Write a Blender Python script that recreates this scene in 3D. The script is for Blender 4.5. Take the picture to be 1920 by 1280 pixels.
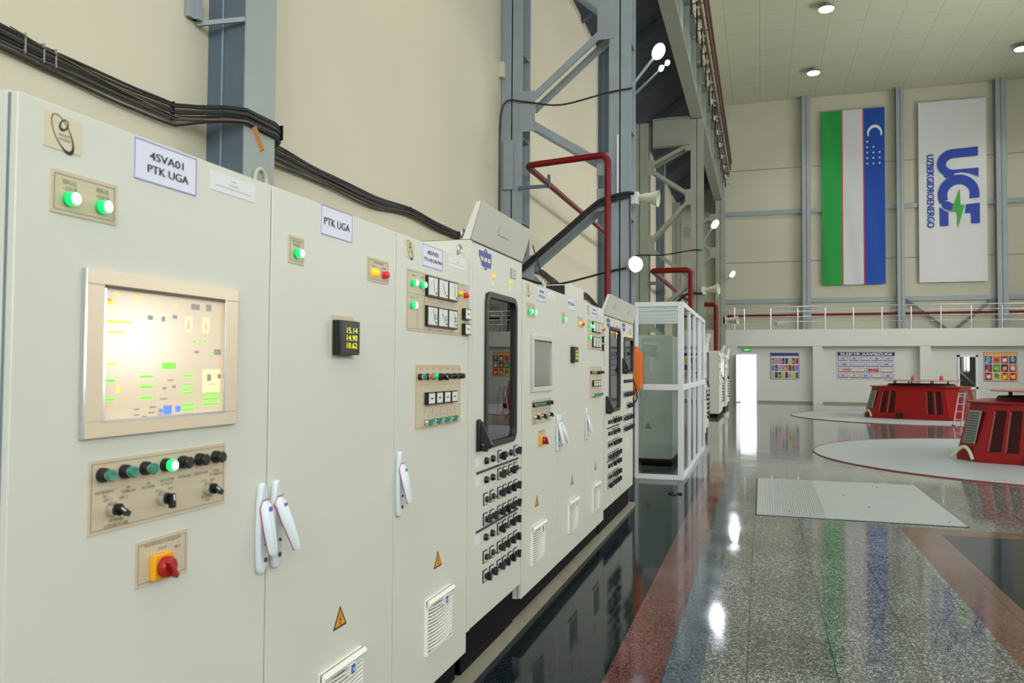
import bpy, bmesh, math, random
from mathutils import Vector, Matrix
random.seed(7)
for o in list(bpy.data.objects): bpy.data.objects.remove(o)
SC = bpy.context.scene
COL = SC.collection
R = math.radians
PI = math.pi

# ------------------------------------------------------------------ camera, world, light, exposure
cam = bpy.data.cameras.new('camera'); co = bpy.data.objects.new('camera', cam); COL.objects.link(co)
cam.sensor_width = 36; cam.lens = 36*1475/1920; cam.clip_start = .05; cam.clip_end = 300
co.matrix_world = (Matrix.Translation((0, 0, 1.63)) @ Matrix.Rotation(R(17.56), 4, 'Z')
                   @ Matrix.Rotation(R(90+1.82), 4, 'X') @ Matrix.Rotation(R(.37), 4, 'Z'))
cam.dof.use_dof = True; cam.dof.focus_distance = 6.0; cam.dof.aperture_fstop = 5.0
SC.camera = co
SC.view_settings.view_transform = 'Standard'; SC.view_settings.look = 'None'
SC.view_settings.gamma = 1; SC.view_settings.use_curve_mapping = False
SC.view_settings.exposure = -0.85
w = bpy.data.worlds.new('sky'); SC.world = w; w.use_nodes = True
bg = w.node_tree.nodes['Background']; bg.inputs[0].default_value = (.93, .97, 1, 1); bg.inputs[1].default_value = 9.0

def area_light(name, loc, direction, sx, sy, power, color=(1, 1, 1)):
    l = bpy.data.lights.new(name, 'AREA'); l.shape = 'RECTANGLE'; l.size = sx; l.size_y = sy
    l.energy = power; l.color = color
    o = bpy.data.objects.new(name, l); COL.objects.link(o); o.location = loc
    o.rotation_euler = Vector(direction).to_track_quat('-Z', 'Y').to_euler()
    return o
# daylight through the window band of the right wall, its low window and the rear wall's windows
for i, yy in enumerate((3, 12, 21, 30)):
    area_light('window_daylight', (13.62, yy, 6.9), (-1, 0, 0), 7.6, 3.0, (20, 60, 380, 1150)[i], (1, .985, .93))
area_light('window_daylight', (13.62, 17.3, 2.35), (-1, 0, 0), 1.7, 1.5, 260, (1, .98, .93))
area_light('window_daylight', (6, -9.62, 7.0), (0, 1, 0), 12, 7, 520, (.7, .86, 1))

def spot_light(name, loc, d, power, color, radius, size):
    l = bpy.data.lights.new(name, 'SPOT'); l.energy = power; l.color = color; l.shadow_soft_size = radius; l.spot_size = R(size); l.spot_blend = .6
    o = bpy.data.objects.new(name, l); COL.objects.link(o); o.location = loc; o.rotation_euler = Vector(d).to_track_quat('-Z', 'Y').to_euler()
    return o
spot_light('flood_and_fill_light', (-.85, -1.0, 6.0), (.3, .6, -1), 600, (.86, .91, 1), .3, 165)   # unseen fill spot, added so the nearest doors brighten toward the top
# light of the round ceiling lamps, hung in two rows
for lx in (2.3, 10.2):
    for k in range(7): spot_light('ceiling_lamp_light', (lx, 36.9-6.5*k, 14.6), (0, 0, -1), 620, (1, .99, .95), .27, 125)
def point_light(name, loc, power, color, radius=.1):
    l = bpy.data.lights.new(name, 'POINT'); l.energy = power; l.color = color; l.shadow_soft_size = radius
    o = bpy.data.objects.new(name, l); COL.objects.link(o); o.location = loc
    return o

# ------------------------------------------------------------------ materials
MATS = {}
def lin(c):
    c = c/255.0
    return c/12.92 if c <= .04045 else ((c+.055)/1.055)**2.4
def rgb(c): return (lin(c[0]), lin(c[1]), lin(c[2]), 1)
def mat(name, c, rough=.5, metal=0, var=.06, scale=6, bump=0, bscale=60, emit=0, ecol=None, spec=.5, coat=0):
    if name in MATS: return MATS[name]
    m = bpy.data.materials.new(name); m.use_nodes = True; nt = m.node_tree; N = nt.nodes
    b = N['Principled BSDF']; b.inputs['Roughness'].default_value = rough; b.inputs['Metallic'].default_value = metal
    b.inputs['Specular IOR Level'].default_value = spec; b.inputs['Coat Weight'].default_value = coat
    tc = N.new('ShaderNodeTexCoord'); no = N.new('ShaderNodeTexNoise'); no.inputs['Scale'].default_value = scale
    no.inputs['Detail'].default_value = 4
    nt.links.new(tc.outputs['Object'], no.inputs['Vector'])
    mx = N.new('ShaderNodeMix'); mx.data_type = 'RGBA'; k = rgb(c)
    mx.inputs[6].default_value = tuple(v*(1-var) for v in k[:3])+(1,)
    mx.inputs[7].default_value = tuple(min(1, v*(1+var)) for v in k[:3])+(1,)
    nt.links.new(no.outputs['Fac'], mx.inputs[0]); nt.links.new(mx.outputs[2], b.inputs['Base Color'])
    if bump:
        n2 = N.new('ShaderNodeTexNoise'); n2.inputs['Scale'].default_value = bscale
        nt.links.new(tc.outputs['Object'], n2.inputs['Vector'])
        bp = N.new('ShaderNodeBump'); bp.inputs['Strength'].default_value = bump; bp.inputs['Distance'].default_value = .01
        nt.links.new(n2.outputs['Fac'], bp.inputs['Height']); nt.links.new(bp.outputs[0], b.inputs['Normal'])
    if emit:
        b.inputs['Emission Color'].default_value = rgb(ecol or c); b.inputs['Emission Strength'].default_value = emit
    MATS[name] = m
    return m
def glass(name, tint=(.9, .93, .9), refl=1.0, rough=0.0, ior=1.6):
    m = bpy.data.materials.new(name); m.use_nodes = True; nt = m.node_tree; N = nt.nodes
    for n in list(N):
        if n.type != 'OUTPUT_MATERIAL': N.remove(n)
    out = [n for n in N if n.type == 'OUTPUT_MATERIAL'][0]
    t = N.new('ShaderNodeBsdfTransparent'); t.inputs[0].default_value = tint+(1,)
    g = N.new('ShaderNodeBsdfGlossy'); g.inputs['Roughness'].default_value = rough
    g.inputs['Color'].default_value = (refl, refl, refl, 1)
    f = N.new('ShaderNodeFresnel'); f.inputs[0].default_value = ior
    mx = N.new('ShaderNodeMixShader')
    nt.links.new(f.outputs[0], mx.inputs[0]); nt.links.new(t.outputs[0], mx.inputs[1]); nt.links.new(g.outputs[0], mx.inputs[2])
    nt.links.new(mx.outputs[0], out.inputs[0]); MATS[name] = m
    return m

cabw = mat('cabinet_paint', (214, 213, 198), .42, var=.015, scale=2, bump=.02, bscale=300)
seal = mat('door_gap', (112, 134, 142), .6)
blk = mat('black_plastic', (16, 16, 17), .4)
plinthm = mat('plinth_black', (10, 10, 11), .7, bump=.1, spec=.15)
tan = mat('tan_plate', (206, 190, 160), .5, var=.02)
tanline = mat('tan_line', (122, 106, 82), .6)
inkm = mat('ink_brown', (110, 96, 76), .6)
ink = mat('ink_black', (26, 26, 30), .6)
paper = mat('label_paper', (226, 226, 238), .5, var=.02)
violet = mat('violet_ink', (110, 96, 190), .5)
steelb = mat('brushed_bezel', (222, 205, 178), .35, metal=.25, var=.03, scale=3)
chrome = mat('chrome', (215, 218, 220), .2, metal=1)
stain = mat('stainless', (205, 207, 205), .22, metal=1)
alu = mat('aluminium', (160, 163, 168), .4, metal=.8)
green_off = mat('green_button', (20, 125, 105), .3, coat=.5)
green_on = mat('green_lamp_lit', (10, 220, 90), .3, emit=2.2, ecol=(10, 255, 110))
green_core = mat('green_lamp_core', (225, 255, 235), .3, emit=26, ecol=(150, 255, 195))
green_dim = mat('green_lamp', (20, 185, 95), .3, emit=.3, ecol=(20, 200, 90))
yel_on = mat('yellow_lamp_lit', (250, 190, 30), .3, emit=1.2, ecol=(255, 175, 20))
yel_off = mat('yellow_lamp', (225, 205, 40), .3, emit=.15)
red_on = mat('red_lamp', (205, 25, 30), .3, emit=.35)
redp = mat('red_button', (210, 70, 70), .35)
redk = mat('red_switch', (165, 20, 15), .35)
yelp = mat('yellow_plastic', (240, 165, 20), .4)
hgrey = mat('handle_grey', (212, 220, 222), .38, var=.02)
redtrim = mat('handle_trim_red', (170, 50, 60), .5)
warn = mat('warning_yellow', (228, 150, 32), .5)
grille = mat('grille_grey', (232, 230, 218), .45, var=.01)
bluebadge = mat('badge_blue', (35, 75, 165), .4)
bluelogo = mat('logo_blue', (38, 66, 150), .45)
pinkb = mat('badge_pink', (215, 60, 130), .4)
rubber = mat('rubber_gasket', (30, 31, 32), .45)
facew = mat('gauge_face', (225, 226, 216), .4, var=.01)
led = mat('led_digits', (235, 225, 40), .4, emit=1.6, ecol=(240, 225, 30))
steel = mat('steel_blue_grey', (150, 159, 163), .5, var=.12, scale=3, bump=.08, bscale=30)
steeld = mat('steel_dark_blue', (88, 102, 114), .5, var=.15, scale=4, bump=.08, bscale=30)
steelg = mat('steel_green_grey', (150, 155, 140), .55, var=.12, scale=2)
wallc = mat('cream_wall', (208, 201, 176), .8, var=.06, scale=.7, bump=.05, bscale=8)
farw = mat('far_wall_panel', (196, 193, 174), .8, var=.05, scale=.5)
plaster = mat('white_plaster', (214, 215, 206), .75, var=.03, scale=.6)
darkroof = mat('dark_roof', (90, 96, 108), .7, var=.15, scale=2)
pipered = mat('pipe_red', (118, 10, 16), .4, var=.12, spec=.3)
cabl = mat('cable_black', (30, 28, 27), .5, var=.2, scale=20)
cablg = mat('cable_grey', (70, 66, 60), .5)
pvc = mat('white_frame', (226, 230, 232), .4, var=.01)
orange = mat('orange_paint', (238, 118, 28), .4)
genred = mat('generator_red', (142, 3, 3), .3, var=.08, scale=1.5, spec=.35)
gendark = mat('generator_louvre', (52, 6, 6), .6, spec=.2)
horn = mat('horn_cream', (205, 205, 180), .5)
hatchm = mat('hatch_grey', (176, 182, 178), .4, var=.06, scale=3)
discm = mat('disc_grey', (172, 180, 182), .38, var=.07, scale=1)
concrete = mat('ledge_concrete', (140, 135, 115), .8, var=.2, scale=10, bump=.3)
lampw = mat('lamp_glow', (240, 245, 255), .3, emit=60, ecol=(225, 232, 255))
lampc = mat('ceiling_lamp_glow', (255, 250, 235), .3, emit=12, ecol=(255, 252, 235))
whitem = mat('plain_white', (228, 228, 226), .5)
conduct = mat('rust_brown', (96, 62, 48), .6, var=.25, scale=8)
wood = mat('wood_strip', (185, 125, 70), .6, var=.2, scale=25)
dglass = glass('cabinet_glass', (.62, .7, .74), .97, ior=3.2)
bglass = glass('booth_glass', (.91, .94, .92), .95)

# ------------------------------------------------------------------ mesh builder
ORG = {}
class B:
    def __init__(s): s.bm = bmesh.new(); s.i = 0; s.d = 0
    def use(s, i): s.i = i; return s
    def _f(s, vs):
        try:
            f = s.bm.faces.new(vs); f.material_index = s.i; return f
        except ValueError: return None
    def box(s, x0, x1, y0, y1, z0, z1):
        x0, x1 = min(x0, x1), max(x0, x1); y0, y1 = min(y0, y1), max(y0, y1); z0, z1 = min(z0, z1), max(z0, z1)
        v = [s.bm.verts.new(p) for p in ((x0,y0,z0),(x1,y0,z0),(x1,y1,z0),(x0,y1,z0),(x0,y0,z1),(x1,y0,z1),(x1,y1,z1),(x0,y1,z1))]
        for q in ((3,2,1,0),(4,5,6,7),(0,1,5,4),(1,2,6,5),(2,3,7,6),(3,0,4,7)): s._f([v[k] for k in q])
        return s
    def prism(s, pts, off):
        off = Vector(off); n = len(pts)
        a = [s.bm.verts.new(Vector(p)) for p in pts]; b = [s.bm.verts.new(Vector(p)+off) for p in pts]
        s._f(a[::-1]); s._f(b)
        for k in range(n): s._f([a[k], a[(k+1) % n], b[(k+1) % n], b[k]])
        return s
    def flat(s, pts): s._f([s.bm.verts.new(Vector(p)) for p in pts]); return s
    def rings(s, rings, cap=True, close=False):
        R_ = [[s.bm.verts.new(p) for p in r] for r in rings]; n = len(R_[0]); m = len(R_)
        for a in range(m if close else m-1):
            A, C = R_[a], R_[(a+1) % m]
            for k in range(n): s._f([A[k], A[(k+1) % n], C[(k+1) % n], C[k]])
        if cap and not close: s._f(R_[0][::-1]); s._f(R_[-1])
        return s
    def cyl(s, p0, p1, r0, r1=None, n=16):
        return s.lathe(p0, p1, [(0, r0), (1, r0 if r1 is None else r1)], n)
    def lathe(s, p0, p1, prof, n=20):
        p0, p1 = Vector(p0), Vector(p1); d = p1-p0
        q = d.to_track_quat('Z', 'Y'); u = q @ Vector((1, 0, 0)); v = q @ Vector((0, 1, 0))
        return s.rings([[p0+d*t+(u*math.cos(2*PI*k/n)+v*math.sin(2*PI*k/n))*max(r, 1e-4) for k in range(n)] for t, r in prof])
    def tube(s, pts, r, n=8, close=False):
        pts = [Vector(p) for p in pts]; rr = []; up = None; m = len(pts)
        for k, p in enumerate(pts):
            if close: t = pts[(k+1) % m]-pts[k-1]
            else: t = pts[min(k+1, m-1)]-pts[max(k-1, 0)]
            t.normalize()
            if up is None:
                up = Vector((0, 0, 1)) if abs(t.z) < .9 else Vector((1, 0, 0))
            u = (up-t*up.dot(t)).normalized(); up = u; v = t.cross(u)
            rr.append([p+(u*math.cos(2*PI*j/n)+v*math.sin(2*PI*j/n))*r for j in range(n)])
        return s.rings(rr, close=close)
    def bar(s, p0, p1, w, h, side=(0, 1, 0)):
        p0, p1 = Vector(p0), Vector(p1); t = (p1-p0).normalized(); sd = Vector(side); sd = (sd-t*sd.dot(t)).normalized(); u = t.cross(sd)
        return s.rings([[p+sd*a*w/2+u*b*h/2 for a, b in ((-1,-1),(1,-1),(1,1),(-1,1))] for p in (p0, p1)])
    # ---- helpers on the cabinet front plane (facing +X): y along, z up, d = height above the face
    def fbox(s, y0, y1, z0, z1, d0, d1): return s.box(XF+d0, XF+d1, y0, y1, z0, z1)
    def fcyl(s, y, z, r, d0, d1, r1=None, n=16): return s.cyl((XF+d0, y, z), (XF+d1, y, z), r, r1, n)
    def frame(s, y0, y1, z0, z1, t, d0, d1):
        s.fbox(y0, y1, z1-t, z1, d0, d1); s.fbox(y0, y1, z0, z0+t, d0, d1)
        s.fbox(y0, y0+t, z0+t, z1-t, d0, d1); s.fbox(y1-t, y1, z0+t, z1-t, d0, d1); return s
    def out(s, name, mats, parent=None, bevel=0, smooth=True, loc=None, keep=False):
        o_ = ORG.get(parent.name, Vector()) if parent else Vector(loc or (0, 0, 0))
        bmesh.ops.recalc_face_normals(s.bm, faces=s.bm.faces[:])
        if o_.length: bmesh.ops.translate(s.bm, vec=-o_, verts=s.bm.verts[:])
        me = bpy.data.meshes.new(name); s.bm.to_mesh(me); s.bm.free()
        for m_ in (mats if isinstance(mats, (list, tuple)) else [mats]): me.materials.append(m_)
        if smooth and len(me.polygons):
            me.shade_smooth(); me.set_sharp_from_angle(angle=R(38))
        ob = bpy.data.objects.new(name, me); COL.objects.link(ob)
        if parent: ob.parent = parent; ORG[ob.name] = o_
        else: ob.location = o_; ORG[ob.name] = o_
        if bevel:
            b = ob.modifiers.new('bevel', 'BEVEL'); b.width = bevel; b.segments = 2; b.limit_method = 'ANGLE'; b.angle_limit = R(50)
        return ob
XF = -1.43
def tag(o, label, cat, group=None):
    o['label'] = label; o['category'] = cat
    if group: o['group'] = group
    return o
def thing(name, label, cat, loc, group=None):
    o = bpy.data.objects.new(name, None); COL.objects.link(o); o.location = loc; o.empty_display_size = .2
    ORG[o.name] = Vector(loc); return tag(o, label, cat, group)
def struct(o): o['kind'] = 'structure'; return o

TC = {}
def textmesh(s):
    if s in TC: return TC[s]
    c = bpy.data.curves.new('t', 'FONT'); c.body = s; c.align_x = 'CENTER'; c.align_y = 'CENTER'; c.size = 1; c.resolution_u = 3; c.offset = 0
    o = bpy.data.objects.new('t', c); COL.objects.link(o)
    dg = bpy.context.evaluated_depsgraph_get(); me = bpy.data.meshes.new_from_object(o.evaluated_get(dg))
    vs = [v.co.copy() for v in me.vertices]; fs = [tuple(p.vertices) for p in me.polygons]
    bpy.data.objects.remove(o); bpy.data.curves.remove(c); bpy.data.meshes.remove(me)
    TC[s] = (vs, fs); return TC[s]
def addtext(b, s, origin, xdir, ydir, size=None, width=None, height=None, sx=1, bold=0):
    if bold:
        X_ = Vector(xdir); N_ = X_.cross(Vector(ydir))
        for k_ in (-1, 1): addtext(b, s, Vector(origin)+X_*bold*k_+N_*bold*.08*(k_+1), xdir, ydir, size, width, height, sx)
        return b
    vs, fs = textmesh(s)
    if not vs: return b
    x0 = min(v.x for v in vs); x1 = max(v.x for v in vs); y0 = min(v.y for v in vs); y1 = max(v.y for v in vs)
    kx = width/(x1-x0) if width else size; ky = height/(y1-y0) if height else (size or kx)
    O = Vector(origin); X_ = Vector(xdir); Y_ = Vector(ydir); cx = (x0+x1)/2; cy = (y0+y1)/2
    nv = [b.bm.verts.new(O+X_*(v.x-cx)*kx*sx+Y_*(v.y-cy)*ky) for v in vs]
    for f in fs: b._f([nv[k] for k in f])
    return b
def ftext(b, s, y, z, width=None, height=None, size=None, d=.003, bold=0):
    return addtext(b, s, (XF+d, y, z), (0, 1, 0), (0, 0, 1), size, width, height, bold=bold)
def rrect(y0, y1, z0, z1, r, n=6):
    p = []
    for cy, cz, a in ((y1-r, z1-r, 0), (y0+r, z1-r, 90), (y0+r, z0+r, 180), (y1-r, z0+r, 270)):
        for k in range(n+1):
            t = R(a+90*k/n); p.append((cy+r*math.cos(t), cz+r*math.sin(t)))
    return p
def face_ring(b, outer, inner, d0, d1):
    n = len(outer)
    b.rings([[Vector((XF+(d0, d1, d1, d0)[j], p[0], p[1])) for j, p in enumerate((outer[k], outer[k], inner[k], inner[k]))] for k in range(n)], close=True)
    return b

# ------------------------------------------------------------------ cabinet parts (all on the plane x = XF)
def plate(root, y0, y1, z0, z1, texts=(), lines=(), name='indicator_panel'):
    p = B().fbox(y0, y1, z0, z1, 0, .0025).out(name, tan, root)
    g = B(); m = .008; g.frame(y0+m, y1-m, z0+m, z1-m, .0012, .0025, .003)
    for (a, b_, c, d_) in lines: g.fbox(a, b_, c, d_, .0025, .003)
    g.out('engraved_line', tanline, p)
    if texts:
        t = B()
        for s, y, z, h in texts: ftext(t, s, y, z, size=h, d=.0032)
        t.out('lettering', inkm, p, smooth=False)
    return p
def lamp(p, y, z, kind, r=.0155):
    b = B()
    if kind in ('green', 'greenlit'):
        b.use(0).fcyl(y, z, r*1.08, .0025, .01); b.use(1).lathe((XF+.01, y, z), (XF+.028, y, z), [(0, r), (.6, r*.97), (.85, r*.85)])
        b.use(2).lathe((XF+.0253, y, z), (XF+.029, y, z), [(0, r*.85), (.6, r*.6), (1, r*.1)])
        ms = [green_dim, green_on, green_core]
    elif kind == 'greendim':
        b.use(0).fcyl(y, z, r*1.08, .0025, .01); b.use(1).lathe((XF+.01, y, z), (XF+.03, y, z), [(0, r), (.6, r*.97), (.9, r*.8), (1, .004)]); ms = [blk, green_dim]
    else:
        mm = {'yellow': yel_on, 'yellowoff': yel_off, 'red': red_on}[kind]
        b.use(0).fcyl(y, z, r*1.05, .0025, .008); b.use(1).lathe((XF+.008, y, z), (XF+.028, y, z), [(0, r), (.5, r*.97), (.85, r*.8), (1, .004)]); ms = [mm, mm]
    return b.out({'green': 'indicator_lamp', 'greenlit': 'indicator_lamp'}.get(kind, 'indicator_lamp'), ms, p)
def button(p, y, z, col, r=.0155):
    b = B(); b.use(0).lathe((XF+.0025, y, z), (XF+.02, y, z), [(0, r*1.15), (.6, r*1.15), (1, r*1.0)])
    if col == 'black':
        b.use(0).lathe((XF+.018, y, z), (XF+.032, y, z), [(0, r*.9), (.8, r*1.05), (1, r*.9)]); ms = [blk]
    elif col == 'lit':
        b.use(1).lathe((XF+.018, y, z), (XF+.034, y, z), [(0, r*.95), (.9, r*1.0), (1, r*.85)]); b.use(2).fcyl(y, z, r*.72, .034, .036); ms = [blk, green_on, green_core]
    else:
        b.use(1).fcyl(y, z, r*.82, .018, .026); b.use(2).lathe((XF+.026, y, z), (XF+.036, y, z), [(0, r*.9), (.8, r*.95), (1, r*.8)])
        ms = [blk, chrome, {'green': green_off, 'red': redp}[col]]
    return b.out('push_button', ms, p)
def knob(p, y, z, ang, base=chrome, lever=blk, r=.015, L=.04, keyed=True):
    b = B(); b.use(0).lathe((XF+.0025, y, z), (XF+.022, y, z), [(0, r*1.1), (.5, r*1.15), (1, r)])
    b.use(1).fcyl(y, z, r*.95, .022, .03)
    a = R(ang); dy, dz = math.cos(a), math.sin(a)
    b.bar((XF+.036, y-dy*L*.35, z-dz*L*.35), (XF+.036, y+dy*L*.62, z+dz*L*.62), .014, r*.75, (1, 0, 0))
    b.use(2).bar((XF+.0435, y-dy*L*.3, z-dz*L*.3), (XF+.0435, y+dy*L*.1, z+dz*L*.1), .001, r*.25, (1, 0, 0))
    return b.out('selector_switch', [base, lever, whitem], p)
def gauge(p, y0, y1, z0, z1, ang, extra=0):
    b = B(); b.use(0).fbox(y0, y1, z0, z1, .0025, .016); b.use(1).fbox(y0+.008, y1-.008, z0+.007, z1-.007, .016, .0168)
    w_ = y1-y0; py, pz = y0+w_*.66, z0+(z1-z0)*.24; L = (z1-z0)*.55; a = R(ang)
    b.use(0).bar((XF+.0175, py, pz), (XF+.0175, py+L*math.cos(a), pz+L*math.sin(a)), .001, .003, (1, 0, 0))
    b.fcyl(y1-.024, z0+.018, .005, .0168, .019, n=8)
    for k in range(7):
        t = R(95+k*12); q = L*1.06
        b.bar((XF+.0173, py+q*math.cos(t), pz+q*math.sin(t)), (XF+.0173, py+q*1.08*math.cos(t), pz+q*1.08*math.sin(t)), .0006, .0015, (1, 0, 0))
    if extra: b.use(0).fcyl(y1-.026, z0+.045, .012, .0168, .0175, n=12); b.use(1).fcyl(y1-.026, z0+.045, .008, .0175, .0178, n=12)
    return b.out('gauge', [blk, facew], p)
def sqmeter(p, y0, y1, z0, z1):
    b = B(); b.use(0).fbox(y0, y1, z0, z1, .0025, .022); b.use(1).fbox(y0+.006, y1-.004, z0+.005, z1-.005, .022, .0228)
    yc, zc = (y0+y1)/2, (z0+z1)/2; b.use(0).fbox(yc-.012, yc+.012, zc-.003, zc+.003, .0228, .0234)
    return b.out('counter', [blk, facew], p)
def handle(root, y, z0=1.01, z1=1.28, swing=0, name='door_handle'):
    H = z1-z0; pr = [(-.012, 0), (.004, .0), (.021, .035), (.024, .12), (.024, H*.55), (.02, H*.8), (.01, H*.97), (0, H), (-.014, H*.97), (-.022, H*.8), (-.024, H*.5), (-.024, .1), (-.02, .02)]
    h = B().prism([(XF, y+a, z0+c) for a, c in pr], (.02, 0, 0)).out(name, hgrey, root, bevel=.006)
    # lever: top hinged, foot standing off the base
    zt, zb = z1-.055, z0+.058; s0, s1 = .022, .05+.02*swing; dy = .022*swing
    def lev(t, w_, dd): # t 0 top .. 1 foot
        zz = zt+(zb-zt)*t; yy = y+dy*t; d = s0+(s1-s0)*t+dd
        return [Vector((XF+d-.012, yy-w_, zz)), Vector((XF+d, yy-w_*.9, zz)), Vector((XF+d+.008, yy-w_*.5, zz)), Vector((XF+d+.008, yy+w_*.5, zz)), Vector((XF+d, yy+w_*.9, zz)), Vector((XF+d-.012, yy+w_, zz))]
    B().rings([lev(0, .012, 0), lev(.08, .02, .004), lev(.5, .021, .006), lev(.9, .019, .004), lev(1, .012, 0)]).out('lever', hgrey, h)
    pts = [(XF+s0-.002, y-.013, zt+.002), (XF+s0-.004, y-.023, zt-.02), (XF+(s0+s1)/2-.006, y-.023+dy*.5, (zt+zb)/2), (XF+s1-.006, y-.02+dy, zb+.015), (XF+s1-.006, y-.01+dy, zb-.002), (XF+s1-.004, y+.014+dy, zb+.001)]
    B().tube(pts, .0018, 6).out('trim', redtrim, h)
    B().tube([(XF+s0-.002, y-.013, zt+.002), (XF+s0+.006, y, zt+.006), (XF+s0, y+.016, zt+.004)], .0016, 6).out('trim', redtrim, h)
    d = XF+s0+(s1-s0)*.13+.0135
    b = B(); b.use(0).box(d, d+.0008, y-.007+dy*.1, y+.008+dy*.1, zt-.034, zt-.016); b.use(1).box(d+.0006, d+.0012, y-.007+dy*.1, y+.008+dy*.1, zt-.022, zt-.016)
    b.use(2)
    for k in range(2): b.box(d, d+.001, y-.007+dy*.1, y+.007+dy*.1, zt-.046-k*.008, zt-.042-k*.008)
    b.out('badge', [mat('badge_sky', (70, 110, 210), .4), pinkb, inkm], h)
    B().fcyl(y+.006, z0+.04, .0075, .02, .0225).fcyl(y+.006, z0+.085, .005, .02, .024, n=10).out('lock', mat('lock_dark', (70, 66, 60), .4, metal=.5), h)
    return h
def nameplate(root, y0, y1, z0, z1, text):
    p = B().fbox(y0, y1, z0, z1, 0, .0012).out('nameplate', paper, root)
    B().frame(y0, y1, z0, z1, .0022, .0012, .0018).out('border', violet, p)
    n = text.count('\n'); t = B(); lines_ = text.split('\n'); H = z1-z0; W = y1-y0
    hs = H*.2 if n else H*.26
    for k, s in enumerate(lines_):
        wd = W*(.9 if len(s) > 9 else .54 if (len(s) < 7 and n) else .66 if n else .82)
        ftext(t, s, (y0+y1)/2+(W*.03 if k and n else 0), (z0+z1)/2+(H*.17-k*H*.33 if n else -.002), width=wd, height=hs*(.8 if len(s) > 9 else 1), d=.002, bold=.0008 if len(s) < 9 else .0004)
    t.out('lettering', ink, p, smooth=False)
    return p
def sticker(root, y0, y1, z0, z1):
    p = B().fbox(y0, y1, z0, z1, 0, .0012).out('sticker', whitem, root)
    t = B(); yc = (y0+y1)/2; H = z1-z0
    t.fbox(yc-.012, yc+.012, z1-H*.28, z1-H*.24, .0012, .0015); t.fbox(yc-.02, yc+.02, z1-H*.5, z1-H*.45, .0012, .0015); t.fbox(y0+.02, y1-.02, z0+H*.3, z0+H*.33, .0012, .0015)
    t.out('lettering', mat('ink_grey', (165, 160, 170), .6), p)
def maker(root, y0, y1, z0, z1):
    p = B().fbox(y0, y1, z0, z1, 0, .0015).out('emblem_plate', mat('emblem_cream', (218, 206, 172), .5, var=.02), root)
    b = B(); yc, zc = (y0+y1)/2, (z0+z1)/2; W = y1-y0; H = z1-z0
    def ell(cy, cz, ra, rb, rot, th0, th1, n=28):
        P = []
        for k in range(n):
            t = 2*PI*k/n
            for_ = (ra*math.cos(t), rb*math.sin(t)); c, s_ = math.cos(rot), math.sin(rot)
            P.append((cy+for_[0]*c-for_[1]*s_, cz+for_[0]*s_+for_[1]*c, th0+(th1-th0)*(.5-.5*math.cos(t))))
        o_ = [(a, c_) for a, c_, t_ in P]
        i_ = [(cy+(a-cy)*(1-t_), cz+(c_-cz)*(1-t_)) for a, c_, t_ in P]
        face_ring(b, o_, i_, .0015, .002)
    ell(yc+W*.0, zc-H*.04, W*.48, W*.22, R(-58), .18, .05)
    ell(yc+W*.02, zc+H*.22, W*.16, W*.11, R(55), .2, .45)
    b.out('emblem', ink, p)
    t = B(); t.fbox(yc-W*.12, yc+W*.2, zc-H*.1, zc-H*.03, .0015, .002); t.fbox(yc-W*.1, yc+W*.22, zc-H*.22, zc-H*.15, .0015, .002)
    t.out('lettering', mat('ink_olive', (168, 158, 126), .6), p)
def warning(root, yc, z0, z1, w_=.095):
    p = B().prism([(XF, yc-w_/2, z0), (XF, yc+w_/2, z0), (XF, yc, z1)], (.001, 0, 0)).out('warning_sticker', ink, root)
    m = .16; zc = z0+(z1-z0)*.36
    tri = [(yc-w_/2, z0), (yc+w_/2, z0), (yc, z1)]
    B().prism([(XF+.001, yc+(a-yc)*(1-m*1.5), zc+(c-zc)*(1-m*1.5)) for a, c in tri], (.0006, 0, 0)).out('yellow_field', warn, p)
    s = (z1-z0); bolt = [(.04, .34), (-.1, -.02), (.0, .0), (-.04, -.16), (-.09, -.12), (-.02, -.3), (.07, -.1), (.02, -.12), (.08, .08), (-.01, .05)]
    B().prism([(XF+.0016, yc+a*s*.8, zc+c*s*.8) for a, c in bolt], (.0005, 0, 0)).out('bolt_mark', ink, p)
def vent(root, y0, y1, z0, z1, n=13):
    v = B(); v.fbox(y0, y1, z0, z1, 0, .007); v.frame(y0, y1, z0, z1, .012, .007, .014); v = v.out('ventilation_grille', grille, root)
    B().fbox(y0+.012, y1-.012, z0+.012, z1-.012, .007, .009).out('filter', mat('filter_shade', (70, 68, 60), .8), v)  # dark backing, its colour stands for the shade between the louvres
    b = B(); H = (z1-z0-.05)/n
    for k in range(n):
        zt = z1-.034-k*H
        P = []
        for j in range(7):
            t = j/6; bulge = .009*math.sin(PI*t); y = y0+.01+(y1-y0-.02)*t
            P.append([Vector((XF+.008, y, zt-bulge)), Vector((XF+.0135, y, zt-H*.12-bulge)), Vector((XF+.0155, y, zt-H*.5-bulge)), Vector((XF+.008, y, zt-H*.5-bulge))])
        b.rings(P)
    b.out('louvre', grille, v)
    B().prism([(XF+.01, y0, z1-.03), (XF+.026, y0, z1-.026), (XF+.03, y0, z1-.012), (XF+.02, y0, z1), (XF+.01, y0, z1)], (0, y1-y0, 0)).out('top_bar', grille, v)
    yc = y0+(y1-y0)*.62
    q = B(); q.use(0).fbox(yc-.022, yc+.022, z1-.06, z1-.024, .01, .03); q.use(1).fbox(yc-.008, yc+.016, z1-.056, z1-.026, .03, .032); q.use(2).fbox(yc-.003, yc+.011, z1-.05, z1-.036, .032, .0325)
    q.out('badge', [grille, bluebadge, mat('badge_pale', (170, 195, 230), .5)], v)
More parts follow.
